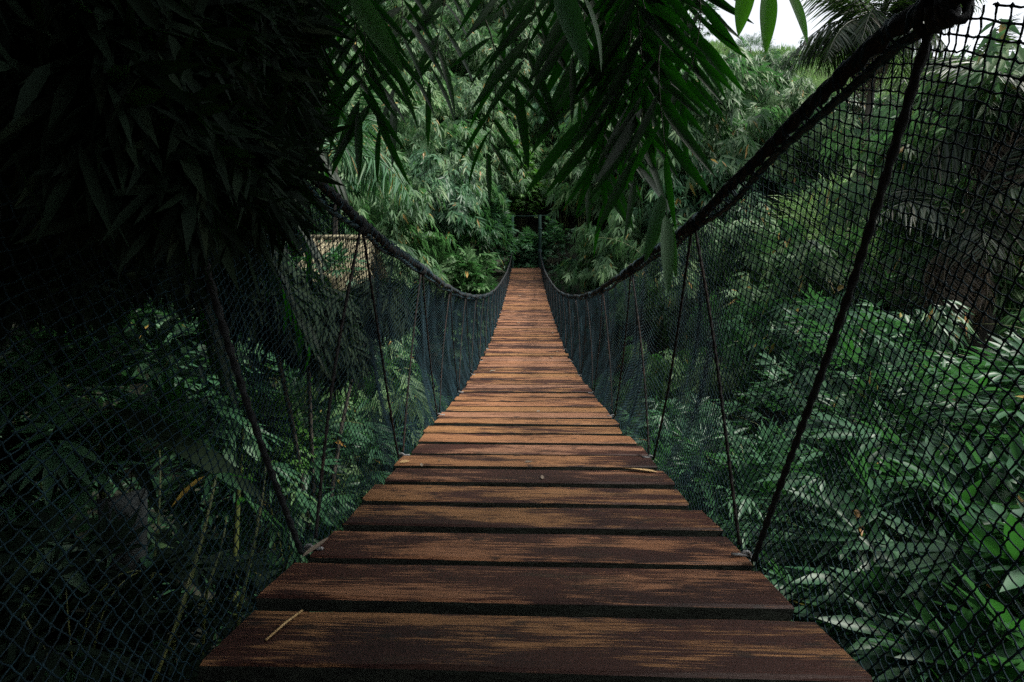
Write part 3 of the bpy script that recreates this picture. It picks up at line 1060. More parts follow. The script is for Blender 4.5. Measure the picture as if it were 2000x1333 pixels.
zt = float(ground(-2.9, 2.2))
t = thing('shade_tree', 'huge black leafy tree filling the upper left around and beyond the left net', 'tree', (-2.9, 2.2, zt))
blobs = [(at(250, 150, 1.75), (.42, .35, .38), 260), (at(90, 300, 1.9), (.48, .4, .36), 240), (at(380, 60, 2.1), (.40, .4, .42), 220), (at(395, 270, 2.5), (.30, .45, .50), 240), (at(300, 390, 2.6), (.45, .5, .32), 200),
         (at(150, 60, 2.3), (.8, .6, .6), 260), (at(240, 280, 3.3), (.95, .8, .8), 420), (at(60, 150, 3.6), (1.2, .8, 1.1), 320), (at(420, 120, 3.4), (.55, .7, .8), 300), (at(30, 420, 2.6), (.5, .5, .35), 140),
         (at(480, 20, 3.0), (.35, .5, .45), 160), ((-2.6, 2.6, 2.9), (1.7, 1.5, .9), 420), ((-4.5, 3.2, 1.8), (1.5, 1.6, 1.5), 380), ((-2.0, .8, 2.2), (1.0, 1.4, .9), 320), ((-2.4, -.3, 1.0), (.9, 1.0, 1.2), 260)]
near_b = [((-.72, .88, .50), (.12, .26, .24), 420), ((-.80, .70, .30), (.12, .22, .18), 260), ((-1.0, 1.2, .42), (.16, .40, .32), 380), ((-1.25, 1.25, .12), (.2, .4, .25), 260)]
near_b += [((-.50, .86, .44), (.10, .25, .24), 560), ((-.50, .66, .30), (.09, .14, .24), 330), ((-.60, 1.14, .34), (.09, .24, .18), 300), ((-.47, .80, .16), (.08, .2, .10), 120)]  # dark leaf mass added before the left net so that side goes black
link('added_dark_foliage', mass_geo(55, rel(near_b, (-2.9, 2.2, zt)), .10, 6, detail='mid', wr=(.11, .19), down=.5, jitter=.6).mesh('added_dark_foliage', M_SHADED), t, kind='stuff')
link('crown', mass_geo(50, rel(blobs, (-2.9, 2.2, zt)), .34, 7).mesh('crown', M_SHADED), t)
culm_obj(t, curve3((0, 0, -.3), (.1, .2, 1.4), (.3, .3, -zt + 2.6)), .14, M_BARK, 'trunk')
for e in ((-2.2, 1.7, .9), (-3.8, 2.9, 1.5), (-1.6, 2.2, 1.3), (-1.8, .8, 2.0)):
    culm_obj(t, curve3((.1, .15, -zt - .6), ((e[0] + 2.9) * .5, (e[1] - 2.2) * .5, -zt + .6), (e[0] + 2.9, e[1] - 2.2, e[2] - zt)), .05, M_BARK, 'limb')

zt = float(ground(-2.2, -1.9))  # unseen leaf canopy added to shade the near deck and left side
t = thing('shading_bamboo_grove', 'unseen bamboo grove added over the near end of the bridge as shade', 'bamboo', (-2.2, -1.9, zt))
blobs = [((-.2, .7, 2.6), (2.0, 1.3, .8), 520), ((1.3, .3, 2.9), (1.2, 1.4, .7), 300), ((-1.6, -1.0, 2.9), (1.6, 2.2, 1.0), 520), ((.0, -1.4, 3.0), (2.2, 1.6, .8), 400), ((-3.2, -.8, 2.0), (1.4, 2.0, 1.4), 420),
         ((.3, 1.7, 2.8), (1.7, .8, .55), 210), ((2.5, 1.0, 2.9), (1.1, 1.2, .6), 90), ((-2.0, 1.4, 3.2), (1.4, 1.0, .8), 260)]
link('crown', mass_geo(51, rel(blobs, (-2.2, -1.9, zt)), .36, 7, detail='low').mesh('crown', M_SHADED), t)
for k_ in range(6):
    a = random.uniform(0, 6.28)
    culm_obj(t, curve3((.35 * math.cos(a), .35 * math.sin(a), -.2), (.5 + .2 * k_, .3, 3.0), (1.0 + .5 * k_, .6 + .4 * k_, 4.0)), .04)
# unseen trees added behind the viewer to block light from there
for (x, y, rx, n_) in ((1.9, -4.2, 1.7, 700), (-1.6, -4.6, 1.9, 760), (4.6, -3.0, 1.6, 600), (-4.6, -3.4, 1.9, 700)):
    zt = float(ground(x, y))
    t = thing('light_blocking_tree', 'unseen leafy tree added on the near bank to block light from behind', 'tree', (x, y, zt), 'added trees behind the viewer')
    link('crown', mass_geo(60 + int(x * 3), [((0, 0, 1.3), (rx, 1.2, 1.4), n_ // 2), ((.2, .3, 3.4), (rx * 1.15, 1.3, 1.5), n_)], .36, 7, detail='low').mesh('crown', M_SHADED), t)
    culm_obj(t, curve3((0, 0, -.3), (.1, .1, 1.5), (.2, .2, 3.6)), .13, M_BARK, 'trunk')


def star_fans(C, OUT, nleaf, L, r):
    n = len(C)
    ax = unit(OUT + DOWN * .30 + r.normal(0, .25, (n, 3)))
    nrm = unit(np.array([0, 0, 1.0]) + .55 * OUT + r.normal(0, .25, (n, 3)))
    side = unit(np.cross(nrm, ax))
    nrm = np.cross(ax, side)
    a0 = np.linspace(-1, 1, nleaf)[None]
    ang = a0 * 1.25 + r.normal(0, .10, (n, nleaf))
    D = np.cos(ang)[..., None] * ax[:, None] + np.sin(ang)[..., None] * side[:, None] + DOWN * (.12 + .2 * r.random((n, nleaf, 1)))
    N = nrm[:, None] + np.sin(ang)[..., None] * side[:, None] * .25 + r.normal(0, .14, (n, nleaf, 3))
    P = C[:, None] - ax[:, None] * (np.abs(a0) * .22 * L)[..., None]
    LL = L * r.uniform(.75, 1.15, (n, nleaf)) * (1 - .22 * np.abs(a0))
    return P.reshape(-1, 3), unit(D.reshape(-1, 3)), N.reshape(-1, 3), LL.ravel()


# --- shrubs near the bridge whose leaves can be told apart
def near_bamboo(x, y, h, reach, label, group, nobj=70, fans=16, nb=10, L=.36, z=None, kinds_=K_NEAR, mat=M_LEAF, seed=0, wr=.2, cat='bamboo', name='bamboo_shrub', up=.3):
    r = np.random.default_rng(seed + 900)
    z0 = float(ground(x, y)) - .1 if z is None else z
    root = thing(name, label, cat, (x, y, z0), group)
    bs = boughs(r, nb, h, reach, base_r=.25)
    nf = int(fans * nb * 1.5)
    o = unit(r.normal(0, 1, (nf, 3)) * [1, 1, .9])
    o[:, 2] = np.where(o[:, 2] < -.25, -o[:, 2], o[:, 2])
    lump = 1 + .24 * np.sin(o[:, 0] * 5 + seed) * np.sin(o[:, 1] * 6 + 2 * seed) + .14 * np.sin(o[:, 2] * 9 + seed)
    rad = lump * np.where(r.random(nf) < .72, r.uniform(.86, 1.02, nf), r.uniform(.4, .86, nf))
    C = o * rad[:, None] * np.array([reach, reach, h * .62]) + np.array([0, 0, h * .45])
    O = unit(o + r.normal(0, .35, (nf, 3)) + [0, 0, .1])
    P, D, N, LL = star_fans(C, O, 7, L, r)
    # the leaves nearest the viewer are objects, the rest one mass
    d = np.linalg.norm(P + np.array([x, y, z0]), axis=1)
    order = np.argsort(d + r.normal(0, .25, len(d)))
    first, rest = order[:nobj], order[nobj:]
    for i_ in first:
        o = link('leaf', random.choice(kinds_), root)
        o.matrix_basis = leaf_matrix(P[i_], D[i_], N[i_], LL[i_])
    g = Geo()
    leaves(g, P[rest], D[rest], N[rest], LL[rest], wr=r.uniform(wr * .8, wr * 1.15, len(rest)), var=leaf_var(len(rest), r, yellow=.006, base=.36), droop=.12, detail='mid')
    link('foliage', g.mesh('foliage', mat), root, kind='stuff')
    for b in bs[:6]:
        culm_obj(root, b, .006, M_CULM, 'stem')
    return root


NB = [
    (1.62, 1.5, .75, .55, 'broad-leaved bamboo tuft under the net in the lower right corner beside the nearest plank', 80, 0.25),
    (2.15, 2.2, 1.35, .9, 'large-leaved bamboo shrub nearest the viewer, low at the right behind the net', 90, 0.27),
    (3.4, 2.5, 1.2, 1.0, 'bamboo shrub with broad grey green leaves at the right edge, behind the lowest net cells', 80, 0.22),
    (1.75, 2.2, 1.0, .8, 'low leafy shrub just below the right deck edge', 70, 0.15),
    (4.2, 3.6, 1.3, 1.2, 'bushy bamboo with drooping leaves at the right, above the lower shrub', 80, 0.20),
    (5.4, 4.4, 1.6, 1.4, 'tall bamboo bush with pale leaf tips at the far right behind the net', 80, 0.21),
    (3.4, 5.4, 2.6, 1.2, 'bamboo bush in the middle of the right net, below the dark hollow', 70, 0.25),
    (2.3, 7.6, 2.6, 1.2, 'bamboo bush rising beside the bridge behind the second right hanger pair', 60, 0.28),
    (1.9, 4.2, 1.7, .9, 'dark bamboo bush deep below the right deck edge', 60, 0.22),
]
for i_, (x, y, h, rc, lab, no, L) in enumerate(NB):
    near_bamboo(x, y, h, rc, lab, 'shrubs below the right net', nobj=no, L=L, seed=i_, fans=22, nb=12)
NB = [
    (-3.0, 3.4, 2.2, 1.2, 'bamboo bush with star-like leaf tufts behind the left net, in the shade', 80, .34),
    (-4.6, 4.4, 3.2, 1.5, 'tall bamboo bush at the far left with glinting leaves in the dark', 80, .36),
    (-2.6, 5.2, 2.4, 1.1, 'bamboo bush left of the deck below the hanging palm fronds', 70, .32),
    (-2.0, 2.0, .8, .8, 'low dark shrub beneath the left net near the viewer', 60, .22),
    (-1.9, 7.4, 2.6, 1.1, 'bamboo bush close beside the left net at mid span', 60, .34),
    (-3.6, 2.2, 1.0, 1.0, 'dim bamboo shrub in the lower left corner', 60, .26),
]
for i_, (x, y, h, rc, lab, no, L) in enumerate(NB):
    near_bamboo(x, y, h, rc, lab, 'shrubs below the left net', nobj=no, L=L, seed=40 + i_, fans=14, nb=11, **(dict(kinds_=K_SHADED, mat=M_SHADED) if i_ in (3, 5) else {}))

zt = float(ground(-2.2, 5.0))  # black leaf mass added in place of the ravine's shade
t = thing('ravine_shade_bush', 'added black leafy mass standing for the shaded ravine behind the left net below the straw roof', 'bush', (-2.2, 5.0, zt))
link('crown', mass_geo(58, [(np.asarray(c) - np.array([-2.2, 5.0, zt]), rd, nf) for c, rd, nf in ((at(600, 625, 4.3), (.42, .5, .30), 260), (at(735, 600, 6.0), (.42, .5, .32), 260), (at(500, 560, 3.4), (.34, .4, .24), 220), (at(660, 690, 5.2), (.35, .4, .3), 160))], .22, 7, wr=(.12, .18)).mesh('crown', M_SHADED), t)
for e_ in (at(600, 625, 4.3), at(735, 600, 6.0), at(500, 560, 3.4)):
    e_ = e_ - np.array([-2.2, 5.0, zt])
    culm_obj(t, curve3((0, 0, -.2), (e_[0] * .3, e_[1] * .3, e_[2] * .7), e_), .03, M_BARK, 'stem')

# bright bushes
K_LIME2 = kinds(M_LEAF2, 6, wr=(.2, .28), bend=(.3, .8), base=.65)
K_LIME = kinds(M_LIME, 6, wr=(.24, .32), bend=(.3, .8), base=.6)
near_bamboo(-2.45, 4.55, 1.05, .36, 'bright yellow green small-leaved bush glowing behind the left net', None, nobj=120, fans=40, nb=16, L=.08, kinds_=K_LIME, mat=M_LIME, seed=70, wr=.36, cat='bush', name='lime_bush', z=-2.2)
near_bamboo(-1.75, 15.8, 4.6, .75, 'bright lime green bush with hanging leaves beside the left hand rope near the bridge end', None, nobj=60, fans=24, nb=14, L=.36, kinds_=K_LIME2, mat=M_LEAF2, seed=71, wr=.26, cat='bush', name='lime_bush')
near_bamboo(1.5, 2.05, .95, .55, 'small ivy-leaved ground shrub shining green beside the near right anchor', None, nobj=90, fans=18, nb=12, L=.075, kinds_=K_LIME, mat=M_LIME, seed=72, wr=.5, cat='shrub', name='leafy_shrub', z=-2.35)
near_bamboo(1.25, 23.6, 2.2, .7, 'small green shrub behind the right post of the far portal', None, nobj=30, fans=14, nb=9, L=.26, seed=73, wr=.26, cat='shrub', name='leafy_shrub')

near_bamboo(.1, 24.1, 1.5, .75, 'dark undergrowth in the hollow behind the far portal', None, nobj=30, fans=34, nb=16, L=.26, seed=74, cat='shrub', name='leafy_shrub')
near_bamboo(-.2, 27.0, 4.0, 1.2, 'fresh green small-leaved shrub above the portal crossbar', None, nobj=40, fans=26, nb=14, L=.26, seed=75, kinds_=K_LIME, mat=M_LIME, wr=.3, cat='shrub', name='leafy_shrub')
near_bamboo(-1.45, 22.0, 3.3, .8, 'bamboo leaning over the left post of the far portal', None, nobj=40, fans=22, nb=12, L=.42, seed=76)

r = np.random.default_rng(21)
n = 12500
ux, uy = r.uniform(-11, 12, n), r.uniform(-.2, 24, n)
keep = (np.abs(ux) > .9) | (uy > 1.5)
ux, uy = ux[keep], uy[keep]
C = np.stack([ux, uy, ground(ux, uy) + r.uniform(.02, .35, len(ux))], -1)
P, D, N, LL = fan_leaves(C, unit(np.stack([r.normal(0, .5, len(ux)), r.normal(-.3, .5, len(ux)), np.full(len(ux), .9)], -1)), 5, .26, r, down=.35, neat=.8)
g = Geo()
leaves(g, P, D, N, LL, wr=.24, var=leaf_var(len(P), r, base=.3, yellow=.01), droop=.15)
link('undergrowth', g.mesh('undergrowth', M_LEAF), kind='stuff')

# feathery bright bush on the right slope
def feathery(x, y, z, rx, rz_, label, n=5200, L=.5, mat=M_GRASS):
    r = np.random.default_rng(int(abs(x * 100)))
    t = thing('feathery_bush', label, 'bush', (x, y, z))
    g = Geo()
    o = unit(r.normal(0, 1, (n, 3)))
    o[:, 2] = np.abs(o[:, 2])
    bump = 1 + .18 * np.sin(o[:, 0] * 7 + 1) * np.sin(o[:, 1] * 6) + .1 * np.sin(o[:, 2] * 11)
    P = o * np.array([rx, rx * .8, rz_]) * (bump * r.uniform(.72, 1.0, n))[:, None]
    D = unit(o * .8 + np.array([0, 0, .25]) + r.normal(0, .45, (n, 3)))
    leaves(g, P, D, unit(r.normal(0, 1, (n, 3)) + [0, 0, .5]), L * r.uniform(.5, 1.2, n), wr=.05, var=r.random(n), droop=.35, detail='low')
    link('foliage', g.mesh('foliage', mat), t)
    culm_obj(t, [(0, 0, -3.5), (.1, 0, -1), (0, .1, rz_ * .6)], .10, M_BARK, 'trunk')
    return t


feathery(8.6, 14.2, .3, 1.9, 2.2, 'rounded feathery bright green bush seen through the right net below the rope')
feathery(18.3, 45.0, float(ground(18.3, 45)), 1.9, 1.3, 'round dark green bush on the grassy crest', mat=M_LEAF, L=.4)
feathery(24.5, 47.0, float(ground(24.5, 47)), 1.5, 1.0, 'low leafy bush on the right end of the grassy crest', mat=M_LEAF, L=.5)
for x_, y_, h_, lab in ((15.6, 48.0, 4.2, 'wispy thin bamboo standing against the white sky'), (26.8, 46.5, 2.6, 'small wispy bamboo on the crest beside the feather palm')):
    near_bamboo(x_, y_, h_, .9, lab, None, nobj=0, fans=9, nb=7, L=.42, seed=int(x_ * 10), mat=M_LEAF, name='wispy_bamboo')

# grass on the crest
r = np.random.default_rng(11)
n = 32000
gxs, gys = r.uniform(13.5, 36, n), r.uniform(35, 50, n)
keep = gys > 38.0 - .25 * (gxs - 15) + 1.5 * np.sin(gxs * .9)
gxs, gys = gxs[keep], gys[keep]
P = np.stack([gxs, gys, ground(gxs, gys) - .05], -1)
D = unit(np.stack([r.normal(0, .4, len(P)), r.normal(-.1, .4, len(P)), np.full(len(P), 1.0)], -1))
g = Geo()
patch = .5 + .3 * np.sin(gxs * .8) * np.sin(gys * .7 + 1)
leaves(g, P, D, r.normal(0, 1, (len(P), 3)), r.uniform(.5, 1.15, len(P)) * (1 + .5 * (np.sin(gxs * 1.7) * np.sin(gys * 1.3) > .5)), wr=.05, var=np.clip(patch + r.normal(0, .2, len(P)), 0, 1), droop=.35)
link('grass', g.mesh('grass', M_GRASS), kind='stuff')

# --- palms
def frond_mesh(seed, L, nl, leaf_l, arch, mat, hang=.6, wr=.05):
    r = np.random.default_rng(seed)
    t = np.linspace(0, 1, 18)
    path = np.stack([L * t * (1 - .18 * arch * t), 0 * t + .05 * L * np.sin(t * 3) * r.normal(0, .4), L * (.35 * t - arch * .75 * t ** 2.2)], -1)
    g = Geo()
    v, tr, q = tube_arrays(path, np.linspace(.03, .006, 18) * L / 2.5, 5, cap=True)
    g.add(v, tr, q, var=.7)
    s = np.linspace(.12, 1, nl)
    c = np.stack([np.interp(s, t, path[:, k_]) for k_ in range(3)], -1)
    tan = unit(np.stack([np.interp(s, t, np.gradient(path[:, k_])) for k_ in range(3)], -1))
    for sg in (-1, 1):
        side = np.array([0, sg, 0.0])
        D = unit(tan * .55 + side * 1.0 + DOWN * hang * r.uniform(.4, 1.1, (nl, 1)) + r.normal(0, .12, (nl, 3)))
        N = unit(np.array([0, 0, 1.0]) + tan * .2 + r.normal(0, .25, (nl, 3)))
        leaves(g, c, D, N, leaf_l * np.sin(np.clip(s * 1.1, .15, 1) * math.pi * .85 + .3) * r.uniform(.8, 1.1, nl) + .1, wr=wr, var=np.clip(r.normal(.5, .25, nl), 0, 1), droop=.3, detail='mid')
    return g.mesh('frond', mat)


def palm(x, y, ztop, label, nf, L, seed, mat=M_PALM, trunk_r=.17, lean=(.5, .3), dry=5, group=None):
    r = np.random.default_rng(seed)
    z0 = float(ground(x, y)) - .2
    t = thing('palm_tree', label, 'palm', (x, y, z0), group)
    hgt = ztop - z0
    culm_obj(t, curve3((-lean[0], -lean[1], 0), (-lean[0] * .2, 0, hgt * .5), (0, 0, hgt)), trunk_r, M_BARK, 'trunk')
    ms = [frond_mesh(seed * 10 + k_, L, 46, L * .32, .55 + .3 * k_, mat, hang=.7 + .3 * k_, wr=.06) for k_ in range(3)]
    md = frond_mesh(seed * 10 + 7, L * .8, 30, L * .28, 1.3, M_DRY, hang=1.2)
    for k_ in range(nf):
        o = link('frond', ms[k_ % 3], t, (0, 0, hgt))
        el = R(-62) + R(85) * (k_ / nf)
        o.rotation_euler = Euler((r.normal(0, .2), el, k_ * 2.4 + r.normal(0, .2)))
        sc_ = r.uniform(.8, 1.1)
        o.scale = (sc_,) * 3
    for k_ in range(dry):
        o = link('dead_frond', md, t, (0, 0, hgt - .15))
        o.rotation_euler = Euler((r.normal(0, .2), R(48) + r.normal(0, .2), k_ * 6.28 / dry + r.normal(0, .4)))
    return t


def at_ground_palm(u, v, d):
    return at(u, v, d)


p_ = at(1715, 55, 15); palm(p_[0], p_[1], p_[2], 'brownish feather palm rising into the sky behind the right hand rope', 30, 2.7, 1, dry=4)
p_ = at(1985, 230, 8); palm(p_[0], p_[1], p_[2], 'dark shaggy palm with hanging fronds at the right edge behind the net', 20, 1.9, 2, dry=14)
p_ = at(1880, 165, 17); palm(p_[0], p_[1], p_[2], 'dark fan-topped palm behind the upper right net cells', 15, 2.4, 3, dry=4)
p_ = at(1880, 455, 8.0); palm(p_[0], p_[1], p_[2], 'small palm with drooping dead brown fronds in the middle of the right net', 9, 1.8, 4, trunk_r=.10, dry=13)
p_ = at(655, 300, 11.0); palm(p_[0], p_[1], p_[2], 'green feather palm with fine fronds behind the sprays left of the deck', 14, 2.2, 5, mat=M_LEAF, trunk_r=.10, dry=0)

# dark near fronds sloping down beside the left rope
M_NEARFROND = M_LEAF
for k_, (b, e, lab) in enumerate([
        ((420, 60, 2.6), (650, 330, 2.9), 'dark green palm frond sloping down beside the upper left rope'),
        ((400, 190, 2.5), (600, 470, 2.9), 'palm frond of broad dark leaflets hanging behind the left net'),
        ((380, 330, 2.4), (600, 640, 2.8), 'palm frond with greyish drooping tips low behind the left net'),
        ((300, 380, 2.5), (430, 700, 2.8), 'dark half-dead palm frond hanging in the shade at left')]):
    b_, e_ = at(*b), at(*e)
    L = float(np.linalg.norm(e_ - b_))
    t = np.linspace(0, 1, 14)[:, None]
    path = b_ + (e_ - b_) * t + np.array([0, 0, .16 * L]) * np.sin(math.pi * t)
    root = thing('palm_frond', lab, 'palm frond', b_, 'palm fronds hanging behind the left net')
    inv = Matrix.Translation(Vector([-float(c) for c in b_]))
    o = link('rachis', twig_mesh([path], [.008]), root); o.matrix_basis = inv
    tan = unit(np.gradient(path, axis=0))
    for i_ in range(34):
        s = .08 + .92 * (i_ // 2) / 16.0
        p3 = np.array([np.interp(s, t[:, 0], path[:, c]) for c in range(3)])
        tg = np.array([np.interp(s, t[:, 0], tan[:, c]) for c in range(3)])
        sd_ = unit(np.cross(tg, [0, 0, 1])) * (1 if i_ % 2 else -1)
        D = tg * .9 + sd_ * .65 + DOWN * .45 + np.array([random.gauss(0, .08) for _ in range(3)])
        lo_ = link('leaflet', random.choice(K_HANG), root)
        lo_.matrix_basis = inv @ leaf_matrix(p3, D, np.array([random.gauss(0, .2), -.3, 1.0]), .42 * L * (1.05 - .5 * s) + .12)

# broad banana-like leaves and thin culms low on the left
def broad_leaf_plant(loc, specs, label, mat=M_SHADED):
    t = thing('broad_leaf_plant', label, 'plant', loc)
    for (b, e, wr, bend) in specs:
        b, e = np.asarray(b), np.asarray(e)
        L = float(np.linalg.norm(e - b))
        o = link('leaf', leaf_mesh('leaf', mat, wr, bend, .3, .7, nst=12, shape=.9), t)
        o.matrix_basis = Matrix.Translation(-Vector([float(c) for c in loc])) @ leaf_matrix(b, e - b, np.array([.25, -.5, 1.0]), L * (1 + .15 * bend))
    culm_obj(t, curve3((0, 0, -.1), (0, 0, .6), np.asarray(specs[0][0]) - np.asarray(loc)), .03, M_CULM, 'stalk')
    return t


lz = at(205, 795, 3.2)
broad_leaf_plant((lz[0] - .2, lz[1] + .1, float(ground(lz[0], lz[1]))), [(at(205, 795, 3.2), at(525, 925, 2.9), .10, .4), (at(205, 800, 3.2), at(60, 900, 3.0), .09, .5), (at(210, 800, 3.25), at(330, 1010, 3.1), .08, .6)],
                 'dark plant with long broad banana-like leaves behind the left net')
lz = at(430, 850, 3.5)
r = np.random.default_rng(31)
ov = []
for _ in range(9):
    u_, v_ = r.uniform(350, 490), r.uniform(815, 900)
    ov.append((at(u_, v_, 3.5), at(u_ + r.uniform(15, 40), v_ + r.uniform(15, 45), 3.45), r.uniform(.38, .5), .3))
broad_leaf_plant((lz[0], lz[1], float(ground(lz[0], lz[1]))), ov, 'plant with small oval glossy leaves just above the long dark leaf at left', mat=M_LEAFV)

CULMS = [((470, 1180, 2.2), (520, 900, 2.5), .009, 'yellow green bamboo stem, the tallest right of the group below the left net'),
         ((345, 1220, 2.2), (422, 930, 2.5), .011, 'yellowish thick bamboo stem leaning right below the left net'),
         ((405, 1150, 2.1), (442, 1010, 2.3), .006, 'short curved bright green bamboo stem in front of the thick one'),
         ((295, 1140, 2.4), (312, 880, 2.6), .007, 'thin upright dim bamboo stem left of the others'),
         ((300, 1333, 2.0), (372, 1120, 2.2), .008, 'dim bamboo stem low at the left near the deck corner')]
for b, e, rad, lab in CULMS:
    b_, e_ = at(*b), at(*e)
    low = np.array([b_[0] - .12, b_[1] + .05, float(ground(b_[0], b_[1]))])
    t = thing('young_bamboo', lab, 'bamboo stem', low, 'bamboo stems below the left net')
    path = np.concatenate([curve3(low, (low + b_) / 2 + [0, 0, .2], b_)[:-1], curve3(b_, (b_ + e_) / 2 + [.04, 0, .05], e_)]) - low
    culm_obj(t, path, rad * 1.3, M_CULM, 'culm')
    g = Geo()
    for i_ in range(4, len(path), 4):
        th = np.linspace(0, 2 * math.pi, 9)
        rr = rad * 1.3 * (1 - .6 * i_ / len(path)) + .0015
        v, tr, q = tube_arrays(np.stack([path[i_, 0] + rr * np.cos(th), path[i_, 1] + rr * np.sin(th), path[i_, 2] + 0 * th], -1), .002, 4)
        g.add(v, tr, q)
    link('node_rings', g.mesh('node_rings', M_TWIG), t, kind='stuff')

# grey stump low at the left
p_ = at(245, 975, 2.7)
zb = float(ground(p_[0], p_[1]))
ss = thing('tree_stump', 'pale grey weathered stump standing low behind the left net', 'stump', (p_[0], p_[1], zb - .1))
r = np.random.default_rng(5)
nr, ns_ = 12, 14
vv = []
for i_ in range(nr):
    zz = (p_[2] - zb + .1) * i_ / (nr - 1)
    for j_ in range(ns_):
        a = 2 * math.pi * j_ / ns_
        rr = .105 + .015 * math.sin(3 * a + i_ * .3) + r.normal(0, .004) + .05 * (1 - i_ / (nr - 1)) ** 2
        vv.append((rr * math.cos(a) - .10 * (1 - i_ / (nr - 1)), rr * math.sin(a), zz + (.03 * math.sin(2 * a) if i_ == nr - 1 else 0)))
ff = [(i_ * ns_ + j_, i_ * ns_ + (j_ + 1) % ns_, (i_ + 1) * ns_ + (j_ + 1) % ns_, (i_ + 1) * ns_ + j_) for i_ in range(nr - 1) for j_ in range(ns_)]
ff.append(tuple((nr - 1) * ns_ + j_ for j_ in range(ns_)))
link('stump_wood', make_mesh('stump_wood', vv, faces=ff, mat=M_STONE, smooth=True), ss)

# thatched roof seen through the left net
p_ = at(672, 505, 9.5)
hz = float(ground(p_[0], p_[1]))
hut = thing('thatched_hut', 'small straw thatched hut roof showing pale through the upper left net', 'hut', (p_[0], p_[1], hz))
hh = p_[2] - hz
g = Geo()
r = np.random.default_rng(8)
n = 2600
a_ = r.random((n, 2))
ax_ = (a_[:, 0] - .5)
zz = a_[:, 1]
P = np.stack([ax_ * (1.15 + .15 * (1 - zz)), -.75 * (1 - zz), hh - .42 + .80 * zz + r.normal(0, .03, n) - .05 * np.abs(np.sin(ax_ * 7))], -1)
D = np.stack([r.normal(0, .28, n), np.full(n, -.68) + r.normal(0, .16, n), np.full(n, -.72)], -1)
leaves(g, P, D, np.stack([0 * ax_, np.full(n, -.7), np.full(n, .7)], -1) + r.normal(0, .35, (n, 3)), r.uniform(.10, .42, n), wr=.07, droop=.08)
P2 = P.copy(); P2[:, 1] *= -1
D2 = D.copy(); D2[:, 1] *= -1
leaves(g, P2[:900], D2[:900], r.normal(0, .2, (900, 3)) + [0, .7, .7], .25, wr=.09, droop=.05)
link('thatch', g.mesh('thatch', M_THATCH), hut, kind='stuff')
g = Geo()
v, tr, q = tube_arrays([(-.62, 0, hh + .38), (.62, 0, hh + .38)], .05, 8, cap=True); g.add(v, tr, q)
link('ridge_pole', g.mesh('ridge_pole', M_THATCH, True), hut)
g = Geo(); v, q = box_arrays((0, .1, (hh - .3) / 2), (.8, .7, hh - .35)); g.add(v, quads=q)
link('wall', g.mesh('wall', M_ROPE), hut)
put_clump(-2.75, 7.9, .8, 'bamboo clump growing in front of the small thatched hut behind the left net', None)

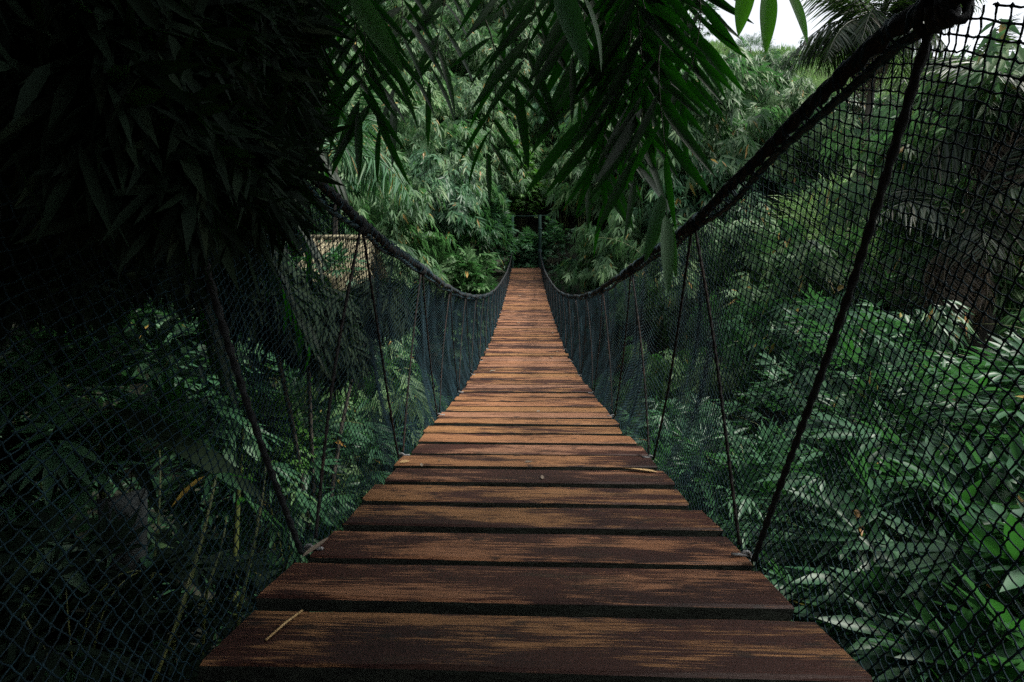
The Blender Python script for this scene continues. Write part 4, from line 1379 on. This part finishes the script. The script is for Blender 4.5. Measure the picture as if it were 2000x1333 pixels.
# flowering shrub, low right
p_ = at(1830, 960, 3.0)
fl = thing('flowering_shrub', 'shrub with creamy white flower heads among the leaves at the lower right', 'shrub', (p_[0], p_[1], float(ground(p_[0], p_[1]))))
for (u, v_, d, s) in [(1850, 918, 3.0, .075), (1838, 945, 3.05, .05), (1770, 990, 2.9, .05), (1895, 985, 3.0, .06), (1900, 1010, 3.0, .04), (1855, 1048, 2.9, .045), (1935, 1040, 3.0, .06), (1815, 1008, 3.0, .035), (1875, 965, 3.1, .05), (1760, 1050, 2.8, .035)]:
    c = at(u, v_, d)
    r = np.random.default_rng(u)
    n = 60
    o3 = unit(r.normal(0, 1, (n, 3))); o3[:, 2] = np.abs(o3[:, 2]) * .7
    q3 = o3 * s * r.uniform(.6, 1, (n, 1))
    oc = np.array([(1, 0, 0), (-1, 0, 0), (0, 1, 0), (0, -1, 0), (0, 0, 1), (0, 0, -1)], float) * s * .13
    f = np.array([(0, 2, 4), (2, 1, 4), (1, 3, 4), (3, 0, 4), (2, 0, 5), (1, 2, 5), (3, 1, 5), (0, 3, 5)])
    g = Geo(); g.add((q3[:, None] + oc[None]).reshape(-1, 3), tris=(f[None] + np.arange(n)[:, None, None] * 6).reshape(-1, 3))
    link('flower_head', g.mesh('flower_head', M_FLOWER), fl, c - np.array(fl.location), kind='stuff')
    culm_obj(fl, curve3((0, 0, 0), (c - np.array(fl.location)) * [.6, .6, .6], c - np.array(fl.location), 8), .006, M_CULM, 'stem')

# a leafy twig growing across the straw roof
near_bamboo(float(at(650, 500, 8.4)[0]), float(at(650, 500, 8.4)[1]), .9, .38, 'loose leafy sapling in front of the straw thatched roof', None, nobj=40, fans=5, nb=5, L=.24, seed=91, z=float(at(650, 560, 8.4)[2]) - .25, name='leafy_sapling', cat='sapling')

# --- litter on the deck
def on_deck(x, y):
    return (x, y, float(zdeck(y)) + .006)


a, b = np.array(on_deck(-.515, .905)), np.array(on_deck(-.545, 1.00))
a = np.array([-.502, .90, float(zdeck(.90)) + .008]); b = np.array([-.475, 1.0, float(zdeck(1.0)) + .012])
v, tr, q = tube_arrays([a, (a + b) / 2 + [0, 0, .003], b], .0025, 6, cap=True)
g = Geo(); g.add(v, tr, q)
tag(link('straw_stick', g.mesh('straw_stick', M_STRAW, True)), 'thin pale straw stick lying on the nearest plank', 'stick')


def litter_leaf(x, y, L, ang, label, group=None, mat=M_DRY, var=.9, wr=.22):
    o = link('fallen_leaf', leaf_mesh('fallen_leaf', mat, wr, -.12, .4, var))
    o.location = on_deck(x, y)
    o.rotation_euler = (random.gauss(0, .1), 0, ang)
    o.scale = (L, L, L)
    tag(o, label, 'leaf', group)


litter_leaf(.58, 2.17, .16, R(172), 'curled orange dry leaf on the deck edge by the second right anchor', mat=M_STRAW, wr=.2)
litter_leaf(-.585, 2.28, .045, R(20), 'small yellow leaf on the left deck edge', mat=M_STRAW, wr=.5)
litter_leaf(-.60, 1.28, .10, R(70), 'dry straw coloured leaf stuck at the left deck edge beside the net', wr=.15)
for k_ in range(7):
    litter_leaf(random.uniform(-.5, .5), random.uniform(1.6, 5), random.uniform(.02, .04), random.uniform(0, 6), 'tiny dry leaf scrap on the nearer planks', 'tiny dry leaf scraps on the nearer planks', wr=.4)
for k_ in range(9):
    litter_leaf(random.uniform(-.5, .5), random.uniform(5, 19), .09, random.uniform(0, 6), 'tiny pale fallen leaf on the far planks', 'tiny fallen leaves on the far planks', wr=.4)
